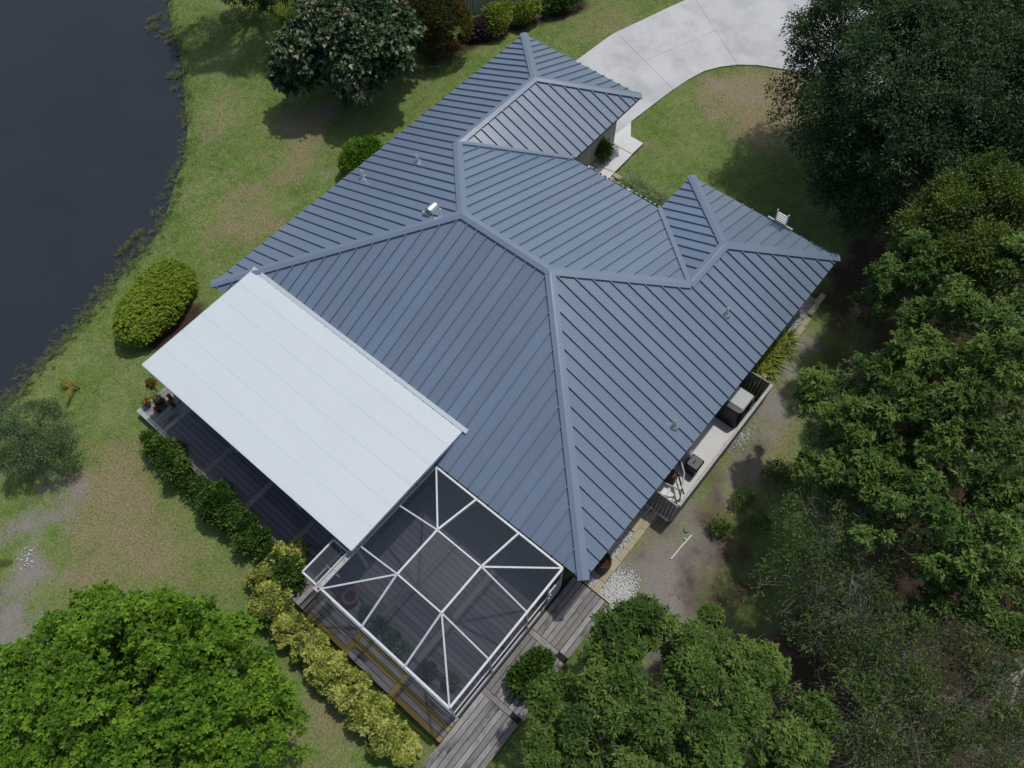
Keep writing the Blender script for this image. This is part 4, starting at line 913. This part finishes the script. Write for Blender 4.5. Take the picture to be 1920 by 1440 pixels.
tree('small_tree', 'small blue-green fine-leaved tree near the lake shore', 'tree',
     [(70, 790, 1.5, .72), (30, 830, 1.4, .7), (100, 835, 1.4, .66), (65, 850, 1.3, .6), (120, 800, 1.3, .45), (10, 800, 1.3, .5), (85, 765, 1.5, .42), (25, 860, 1.1, .5), (120, 855, 1.0, .4)],
     'lf_blue', ncl=2600, per=8, LL=.085, LW=.030, cr=.14, r0=.06, twig=.008, ntw=16, shell=.5, rough=.35, gap=-.25, gf=2.8, base=(70, 860))

# shrubs
def shrub(name, label, L, leaf, group=None, cat='shrub', **kw):
    return tree(name, label, cat, L, leaf, parts=('stem', 'foliage'), group=group, **kw)
a0, a1 = np.array([-2.65, 2.45]), np.array([-.25, 3.05]); rl = []
rs_t = thing('round_shrub', (-1.4, 2.8, 0), 'clipped bright yellow-green oval shrub between lake and patio', 'shrub')
for t in np.linspace(0, 1, 8):
    c = a0 * (1 - t) + a1 * t; r = .62 + .42 * math.sin(math.pi * (t * .8 + .1)); rl += [(c[0], c[1] - .1, .55, r), (c[0] + .1, c[1] + .35, .55, r * .75), (c[0], c[1] - .4, .5, r * .72)]
limbs('stem', (-1.4, 2.7, 0), rl[::3], M['bark'], rs_t, .06, 8, .012)
crown('foliage', rl, M['lf_round'], rs_t, 9500, 8, .085, .05, .08, shell=.86, rough=.10, gap=-2, seed=3., flat=.92, whorl=True, droop=.05, varb=.7)
crown('inner_leaves', [(p[0], p[1], p[2], p[3] * .8) for p in rl], M['lf_round'], rs_t, 1500, 6, .11, .06, .12, shell=.7, seed=5., flat=.9)
hg = thing('hedge', (-5.3, -5.2, 0), 'dark glossy green hedge along the shaded patio deck', 'hedge'); hl = []
for y in np.arange(-2.15, -9.1, -.30): hl += [(-5.18 + .08 * math.sin(y * 2.3), y, .62 + .06 * math.sin(y * 3.1), .38 + .05 * math.sin(y * 1.9)), (-5.36 + .05 * math.sin(y * 3.3), y - .2, .42, .33)]
mb = MB()
for y in np.arange(-1.8, -9.2, -.5):
    for q in range(4): mb.tube([(-5.25, y, 0), (-5.25 + random.uniform(-.1, .1), y + random.uniform(-.1, .1), .3), (-5.25 + random.uniform(-.3, .3), y + random.uniform(-.3, .3), .75)], [.018, .014, .006], 4, False)
mb.build('stem', M['bark'], hg)
crown('foliage', hl, M['lf_hedge'], hg, 5600, 8, .11, .06, .12, sr=.2, cov=1.1, inner=.25, rough=.15, gap=-.8, gf=4, seed=2., varb=.9)
cro = [((545, 1045), .50, 'pale yellow-green shrub beside the small side screen bay'), ((515, 1085), .56, None), ((520, 1135), .50, None), ((555, 1175), .50, None), ((590, 1210), .50, None), ((625, 1245), .52, None), ((660, 1285), .50, None), ((700, 1330), .50, None), ((745, 1370), .48, None), ((770, 1395), .36, 'last small yellow-green shrub beside the deck corner planks')]
for i, ((x, y), r, lb) in enumerate(cro):
    c = at(x, y, .5) + np.array([-.14, 0, 0]); r = r * .97
    t = thing('yellow_shrub', (c[0], c[1], 0), lb or 'yellow-green variegated shrub in the row along the deck edge', 'shrub', 'yellow-green shrubs along the deck')
    lob = [(c[0], c[1], .55, r)] + [(c[0] + r * .7 * math.cos(q + i), c[1] + r * .7 * math.sin(q + i), .45 + .12 * math.sin(q * 5 + i), r * .62) for q in (0, 1.3, 2.5, 3.8, 5.0)]
    limbs('stem', (c[0], c[1], 0), lob, M['bark'], t, .03, 6, .008, seed=i)
    crown('foliage', lob, M['lf_croton'], t, 900, 8, .115, .052, .09, shell=.72, rough=.2, gap=-.75, gf=5, seed=float(i * 3), varb=.9, whorl=True, sr=.16, cov=1.0, inner=.2, droop=.1)
shrub('dark_shrub', 'dark green rounded shrub between deck planks and tree', [(1000, 1258, .8, .42), (985, 1275, .7, .42), (1012, 1240, .9, .3)], 'lf_hedge', ncl=700, per=8, LL=.13, LW=.06, cr=.13, r0=.03, twig=.008, rough=.2, gap=-.8)
shrub('orange_shrub', 'large dark shrub with orange-tipped foliage beside the timber fence', [(815, 25, 2.0, 1.25), (790, 55, 1.5, 1.0), (845, 50, 1.5, 1.0), (830, 5, 2.0, 1.1), (790, 10, 1.9, 1.0), (815, 75, 1.0, .9)], 'lf_orange', ncl=4600, per=8, LL=.085, LW=.05, cr=.12, r0=.08, shell=.82, rough=.12, gap=-.8, gf=3, varb=.8, base=(820, 75))
shrub('flowering_shrub', 'bright yellow-green bush at the middle of the mulch bed', [(935, 35, .8, .5), (922, 25, .8, .4), (945, 22, .8, .4), (930, 50, .5, .4)], 'lf_spiky', ncl=800, per=8, LL=.11, LW=.06, cr=.12, r0=.03, twig=.008, gap=-.7, gf=4)
shrub('flowering_shrub', 'smaller yellow-green bush next to bed rocks', [(985, 22, .7, .42), (1000, 15, .7, .35), (975, 30, .5, .32)], 'lf_spiky', ncl=600, per=8, LL=.11, LW=.06, cr=.12, r0=.03, twig=.008, gap=-.7, gf=4)
shrub('flowering_shrub', 'little yellow-green bush against the orange-tipped shrub', [(878, 45, .5, .30), (880, 58, .4, .25)], 'lf_spiky', ncl=300, per=8, LL=.10, LW=.06, cr=.10, r0=.02, twig=.006, gap=-.9)
shrub('purple_shrub', 'dark purple-leaved plant between the yellow-green bushes', [(900, 52, .45, .38), (888, 60, .35, .3), (910, 58, .35, .3)], 'lf_purple', ncl=420, per=7, LL=.16, LW=.045, cr=.12, r0=.02, twig=.006, gap=-.8)
shrub('green_shrub', 'dark green bed plant beside the driveway edge', [(1055, 2, .5, .45), (1075, -5, .5, .4), (1035, 8, .5, .38)], 'lf_hedge', ncl=600, per=8, LL=.14, LW=.05, cr=.13, r0=.02, twig=.006, gap=-.7)
shrub('bank_shrub', 'dark shrub growing at the top of the lake lawn', [(440, -8, .9, .6), (475, -5, .9, .6), (510, 5, .9, .6), (590, 0, 1.4, .9), (560, -10, 1.0, .8)], 'lf_oak', ncl=1800, per=8, LL=.13, LW=.05, cr=.14, r0=.05, gap=-.6, base=(510, 18))
shrub('leafy_shrub', 'bright green bush against the long metal roof edge', [(672, 292, .75, .55), (695, 280, .75, .45), (655, 308, .65, .42), (690, 300, .7, .45)], 'lf_bright', ncl=1500, per=8, LL=.09, LW=.05, cr=.11, r0=.03, twig=.008, gap=-.9)
shrub('wall_plant', 'green leafy plant against the garage wall', [(1132, 280, .6, .20), (1129, 288, .4, .18), (1134, 273, .75, .14)], 'lf_green2', ncl=90, per=7, LL=.24, LW=.07, cr=.12, r0=.02, twig=.006, gap=-1)
for i, (x, y, r) in enumerate(((1452, 885, .35), (1395, 935, .30), (1420, 975, .28), (1500, 905, .5), (1350, 985, .26))):
    shrub('low_bush', 'low loose green bush growing in the sandy yard', [(x, y, .3, r), (x + 14, y + 8, .25, r * .7), (x - 12, y + 6, .25, r * .6)], 'lf_green', group='low bushes in the sandy yard', ncl=70, per=7, LL=.10, LW=.045, cr=.12, r0=.015, twig=.006, gap=-.6, low=-.1)

# strap-leaved plants: arching blades from a crown point
def blades(mb_pts, n, L, W, arch, zb, lean=(0, 0), seg=4):
    V = []; T = []; var = []
    for (cx_, cy_, z) in mb_pts:
        for i in range(n):
            a = rng.uniform(0, 6.283); l = L * rng.uniform(.6, 1.15); el = rng.uniform(.35, 1.25); v0 = rng.uniform(.1, 1)
            dh = np.array([math.cos(a) + lean[0], math.sin(a) + lean[1]]); sd_ = np.array([-math.sin(a), math.cos(a), 0]); b0 = len(V)
            for k_ in range(seg + 1):
                t = k_ / seg; h = l * t * math.cos(el * (1 - .2 * t)); zz = l * (t * math.sin(el) - arch * t * t); wd = W * (1 - t ** 2 * .95) * .5 * (1 if k_ else .7)
                p = np.array([cx_ + dh[0] * h, cy_ + dh[1] * h, max(z + zz, zb + .015)])
                V += [p - sd_ * wd, p + sd_ * wd]; var += [v0, v0]
            for k_ in range(seg): q = b0 + 2 * k_; T += [(q, q + 1, q + 3), (q, q + 3, q + 2)]
    return np.array(V), np.array(T), np.array(var)
def strap(name, label, pts, n, L, W, leaf, cat='plant', group=None, arch=.35, lean=(0, 0), z=.03):
    c = np.mean(pts, axis=0); t = thing(name, (c[0], c[1], 0), label, cat, group)
    V, T, var = blades([(p[0], p[1], z) for p in pts], n, L, W, arch, 0.0, lean); tris_mesh('leaf_blades', V, T, M[leaf], t, var=var)
    mb = MB()
    for p in pts: mb.lathe((p[0], p[1], 0), [(.05, 0), (.045, .05), (.02, .12), (0, .14)], 7)
    mb.build('crown_base', M['lf_strap'] if False else M['bark'], t); return t
for i, (x, y) in enumerate(((1178, 350), (1200, 358), (1222, 368), (1238, 378), (1190, 346), (1212, 366))):
    p = at(x, y, .1); strap('strap_plant', 'grey-green strap-leaved clump beyond the white picket fence', [(p[0], p[1]), (p[0] + .14, p[1] + .1), (p[0] - .15, p[1] + .05)], 60, .72, .032, 'lf_strap', group='strap-leaved clumps by the white pickets')
for i, y in enumerate(((12.75, -16.62), (12.35, -16.72), (11.95, -16.75), (11.55, -16.70), (11.2, -16.66), (10.8, -16.6), (12.1, -16.45), (11.5, -16.4))):
    strap('spiky_plant', 'yellow-green sword-leaved plant crowding the shaded roof edge', [y], 30, .75, .06, 'lf_spiky', group='sword-leaved plants under the roof edge', arch=.28, lean=(0, -.25))
p = at(540, 42, 1.3); pp = thing('fan_palm', (p[0], p[1], 0), 'spiky light green fan palm beside the cream-speckled tree', 'palm')
MB().tube([(p[0], p[1], 0), (p[0] + .03, p[1], .4), (p[0], p[1], 1.25)], [.09, .08, .07], 8).build('trunk', M['bark'], pp)
V, T, var = blades([(p[0], p[1], 1.25), (p[0] + .12, p[1] - .08, 1.25), (p[0] - .12, p[1] + .05, 1.25), (p[0] + .05, p[1] + .12, 1.3)], 46, 1.15, .05, .25, 0.0); tris_mesh('fronds', V, T, M['lf_spiky'], pp, var=var)
def frond(name, label, c, ang, L, leaf, cat, n=26, z=.05, curl=.1):
    t = thing(name, (c[0], c[1], gz1(c[0], c[1])), label, cat); V = []; T = []; var = []; mb = MB(); z0 = gz1(c[0], c[1]) + z; pts = []
    for i in range(n):
        u = i / (n - 1); a = ang + curl * u; p = np.array([c[0] + L * u * math.cos(a), c[1] + L * u * math.sin(a), z0 + .25 * L * u * (1 - u)]); pts.append(p)
        for sgn in (-1, 1):
            la = a + sgn * (1.0 - .5 * u); ll = L * .42 * math.sin(math.pi * (.12 + .83 * u)); dv = np.array([math.cos(la), math.sin(la), -.12]); sd_ = np.array([-math.sin(la), math.cos(la), 0]) * .012; b0 = len(V)
            V += [p - sd_, p + sd_, p + dv * ll]; T.append((b0, b0 + 1, b0 + 2)); var += [rng.random()] * 3
    tris_mesh('leaflets', V, T, M[leaf], t, var=var); mb.tube(pts[::5] + [pts[-1]], .015, 5).build('stalk', M['lf_yellow'] if False else M['bark'], t); return t
frond('yellowed_palm', 'young yellowed palm frond on the lakeside grass', at(147, 730), 2.1, .75, 'lf_yellow', 'palm', z=.25, curl=-.3)
f2 = bpy.data.objects['yellowed_palm']
for ang, L in ((3.3, .7), (1.2, .35)):
    V = []; T = []; var = []; c = at(147, 730); z0 = .25
    for i in range(22):
        u = i / 21; a = ang + .4 * u; p = np.array([c[0] + L * u * math.cos(a), c[1] + L * u * math.sin(a), z0 + .3 * u * (1 - u)])
        for sgn in (-1, 1):
            la = a + sgn * (.9 - .5 * u); ll = L * .42 * math.sin(math.pi * (.12 + .83 * u)); dv = np.array([math.cos(la), math.sin(la), -.12]); sd_ = np.array([-math.sin(la), math.cos(la), 0]) * .012; b0 = len(V)
            V += [p - sd_, p + sd_, p + dv * ll]; T.append((b0, b0 + 1, b0 + 2)); var += [rng.random()] * 3
    tris_mesh('leaflets', V, T, M['lf_yellow'], f2, var=var)
c = at(147, 730); MB().tube([(c[0] + .05, c[1], 0), (c[0], c[1], .27)], [.03, .02], 6).build('stem', M['bark'], f2)
frond('palm_frond', 'short olive palm frond lying on pale sand', at(-12, 1056), -.9, .6, 'lf_olive', 'frond')

# potted plants
def pot(name, label, c, r, h, mat, leaf=None, flower=None, z=DZ, n=60, L=.12, W=.05, fr=None, group=None, cat='potted plant'):
    t = thing(name, (c[0], c[1], z), label, cat, group)
    MB().lathe((c[0], c[1], z), [(0, 0), (r * .68, 0), (r * .95, h * .86), (r * 1.03, h * .87), (r * 1.03, h), (r * .88, h), (r * .86, h * .88), (0, h * .86)], 18).build('pot', M[mat], t, False)
    MB().lathe((c[0], c[1], z + h * .87), [(r * .87, 0), (0, .01)], 18).build('soil', M['soil'], t)
    if leaf:
        lob = [(c[0], c[1], z + h + .10, fr or r * .9)]; crown('foliage', lob, M[leaf], t, n, 6, L, W, .07, shell=.3, rough=.2, low=-.2, seed=1.)
    if flower:
        P_ = np.array([c[0], c[1], z + h + .16]) + rng.normal(0, (fr or r) * .45, (34, 3)) * np.array([1, 1, .5]); d = rng.normal(0, 1, (34 * 5, 3)); d[:, 2] = np.abs(d[:, 2]) * .6
        leaves_mesh('flowers', np.repeat(P_, 5, 0), d, .05, .045, rng.random(170), M[flower], t)
    return t
FP = [at(x, y, .55) for x, y in ((275, 755), (301, 755), (317, 743), (322, 756), (294, 767))]
pot('flower_pot', 'orange flowered plant at the outer deck corner', FP[0], .10, .14, 'glaze', 'lf_hedge', 'flower_o', fr=.09, n=22, L=.09, W=.04)
pot('flower_pot', 'big grey glazed pot of mixed flowers on the deck corner', FP[1], .20, .26, 'glaze', 'lf_hedge', 'flower_o', fr=.13, n=34, L=.10, W=.045)
for q in (2, 3, 4): pot('flower_pot', 'little red flowered pot around the grey glazed pot', FP[q], .075, .11, 'brown', 'lf_hedge', 'flower', fr=.06, n=10, L=.06, W=.03, group='little red flower pots on the deck corner')
c = at(283, 722, .6); shrub('tall_flower', 'tall orange flower growing beside the deck edge', [(283, 718, .9, .14), (284, 724, .7, .12)], 'lf_orange', ncl=60, per=6, LL=.08, LW=.04, cr=.07, r0=.012, twig=.005, cat='flower')
CP = [at(x, y, .6) for x, y in ((657, 1118), (687, 1150), (715, 1172), (737, 1197), (757, 1217), (803, 1259), (847, 1275))]
pot('clay_pot', 'wide terracotta pot in the western screen room corner', CP[0], .27, .34, 'terracotta')
pot('clay_pot', 'small leafy pot next to the wide terracotta pot', CP[1], .12, .18, 'brown', 'lf_green', fr=.16, n=50)
pot('clay_pot', 'small dark pot with spiky leaves on the stained deck', CP[2], .14, .22, 'glaze', 'lf_sparse', fr=.16, n=40, L=.18, W=.03)
pot('clay_pot', 'bushy green plant pot in the middle of the screened row', CP[3], .16, .22, 'brown', 'lf_green', fr=.24, n=90)
pot('clay_pot', 'dark round pot with pale twisted leaves', CP[4], .17, .22, 'black', 'lf_strap', fr=.22, n=50, L=.2, W=.035)
pot('clay_pot', 'reddish leafed pot plant close to the front screen', CP[5], .15, .2, 'brown', 'lf_purple', fr=.22, n=90)
pot('clay_pot', 'wide terracotta pot in the southern screen room corner', CP[6], .26, .34, 'terracotta', 'lf_sparse', fr=.14, n=30)
# rocks in the bed
for i, (x, y, s) in enumerate(((962, 42, .22), (972, 38, .18), (950, 50, .15), (1012, 30, .16))):
    c = at(x, y); mb = MB().lathe((c[0], c[1], -.02), [(0, 0), (s, .02), (s * 1.05, s * .3), (s * .7, s * .62), (0, s * .7)], 9)
    mb.v = [(v[0] + random.uniform(-.03, .03), v[1] + random.uniform(-.03, .03), v[2] + random.uniform(-.015, .02)) for v in mb.v]; r_ = mb.build('bed_rock', M['rock']); tag(r_, 'tan rock edging the mulch bed by the fence', 'rock', 'rocks in the mulch bed')

# ------------------------------------------------------------------ grass blades and shore weeds (uncountable)
def grass_field(n):
    P_ = np.c_[rng.uniform(-16, 32, n), rng.uniform(-24, 22, n)]; sd_ = shore_sd(P_) * FLIP
    hx, hy = P_[:, 0], -P_[:, 1]; ok = sd_ > .15
    ok &= ~((hx > .6) & (hx < Lm - .7) & (hy > .6) & (hy < Wt - .7)); ok &= ~((hx > 12) & (hx < Lg - .6) & (hy > .6) & (hy < Wg - .6)); ok &= ~((hx > 12) & (hx < Lr - .6) & (hy > Wt - Wr + .6) & (hy < Wt - .6))
    ok &= ~((hx > -4.9) & (hx < 1) & (hy > .4) & (hy < 16)); ok &= ~((hx > -5.85) & (hx < .5) & (hy > 9.2) & (hy < 17.4)); ok &= ~((hx > .5) & (hx < 15.4) & (hy > 15.8) & (hy < 16.95)); ok &= ~((hx > 3.95) & (hx < 9.8) & (hy > 15.8) & (hy < 17.4))
    def inpoly(poly):
        r = np.zeros(len(P_), bool); m = len(poly)
        for i in range(m):
            x0, y0 = poly[i]; x1, y1 = poly[(i + 1) % m]
            c_ = ((y0 > P_[:, 1]) != (y1 > P_[:, 1])) & (P_[:, 0] < (x1 - x0) * (P_[:, 1] - y0) / (y1 - y0 + 1e-12) + x0); r ^= c_
        return r
    for o in (drv, wk): ok &= ~inpoly([(v_.co.x, v_.co.y) for v_ in o.data.vertices])
    P_ = P_[ok]; m = masks(P_); keep = rng.random(len(P_)) > np.clip(m[:, 0] * 1.15 + m[:, 2] * 1.2 + m[:, 1] * .35, 0, .96)
    return P_[keep], m[keep]
P_, mk = grass_field(820000); n = len(P_); z = gz(P_)
a = rng.uniform(0, 6.283, n); h = rng.uniform(.02, .055, n) * (1 + .9 * np.clip(1 - (shore_sd(P_) * FLIP) / 1.2, 0, 1)); wd = rng.uniform(.007, .014, n); ln = rng.normal(0, .025, (n, 2))
b = np.c_[P_, z - .004]; s = np.c_[np.cos(a), np.sin(a), np.zeros(n)] * wd[:, None]; tip = b + np.c_[ln, h]
V = np.stack([b - s, b + s, tip], 1).reshape(-1, 3); T = np.arange(3 * n).reshape(-1, 3)
go = tris_mesh('grass', V, T, M['grass'], var=np.repeat(rng.random(n), 3), extra=np.repeat(mk, 3, 0)); tag(go, 'short lawn grass around the house and lake bank', None, kind='stuff')
pts = []
for i in range(1, len(SHORE) - 2):
    a, b = SHORE[i], SHORE[i + 1]; L = np.linalg.norm(b - a); dens = 9 if i < 7 else (18 if i < 11 else 30)
    for q in range(int(L * dens)):
        p = a + (b - a) * random.random(); nrm = np.array([-(b - a)[1], (b - a)[0]]) / L * FLIP; o = random.gauss(.05, .16 if i < 8 else .26); p = p + nrm * o
        pts.append((p[0], p[1], max(gz1(*p), WZ - .02)))
for x, y in ((285, 36), (296, 34), (282, 53), (293, 54), (308, 62), (316, 70), (318, 80), (322, 143), (333, 146), (332, 166), (352, 235), (240, 462), (255, 445), (262, 438), (232, 470)):
    p = at(x, y, WZ); pts += [(p[0] + random.gauss(0, .18), p[1] + random.gauss(0, .05), WZ) for _ in range(9)]
V, T, var = blades(pts, 14, .26, .016, .25, WZ, seg=2); wo_ = tris_mesh('shore_weeds', V, T, M['lf_weed'], var=var); tag(wo_, 'ragged weeds and reeds along the water line', None, kind='stuff')
# fallen leaves on the lawn
n = 420; c = at(640, 235)[:2]; P1_ = rng.normal(0, 1, (n // 2, 2)) * np.array([1.8, 1.5]) + c; P2_ = np.c_[rng.uniform(2, 16, n // 2), rng.uniform(-24, -18.5, n // 2)]
P_ = np.vstack([P1_, P2_]); d = rng.normal(0, 1, (n, 3)); d[:, 2] *= .1
lo = leaves_mesh('fallen_leaves', np.c_[P_, np.full(n, .045)], d, .065, .045, rng.random(n), M['litter'], None, droop=0.0); tag(lo, 'scattered dry fallen leaves on the ground', None, kind='stuff')
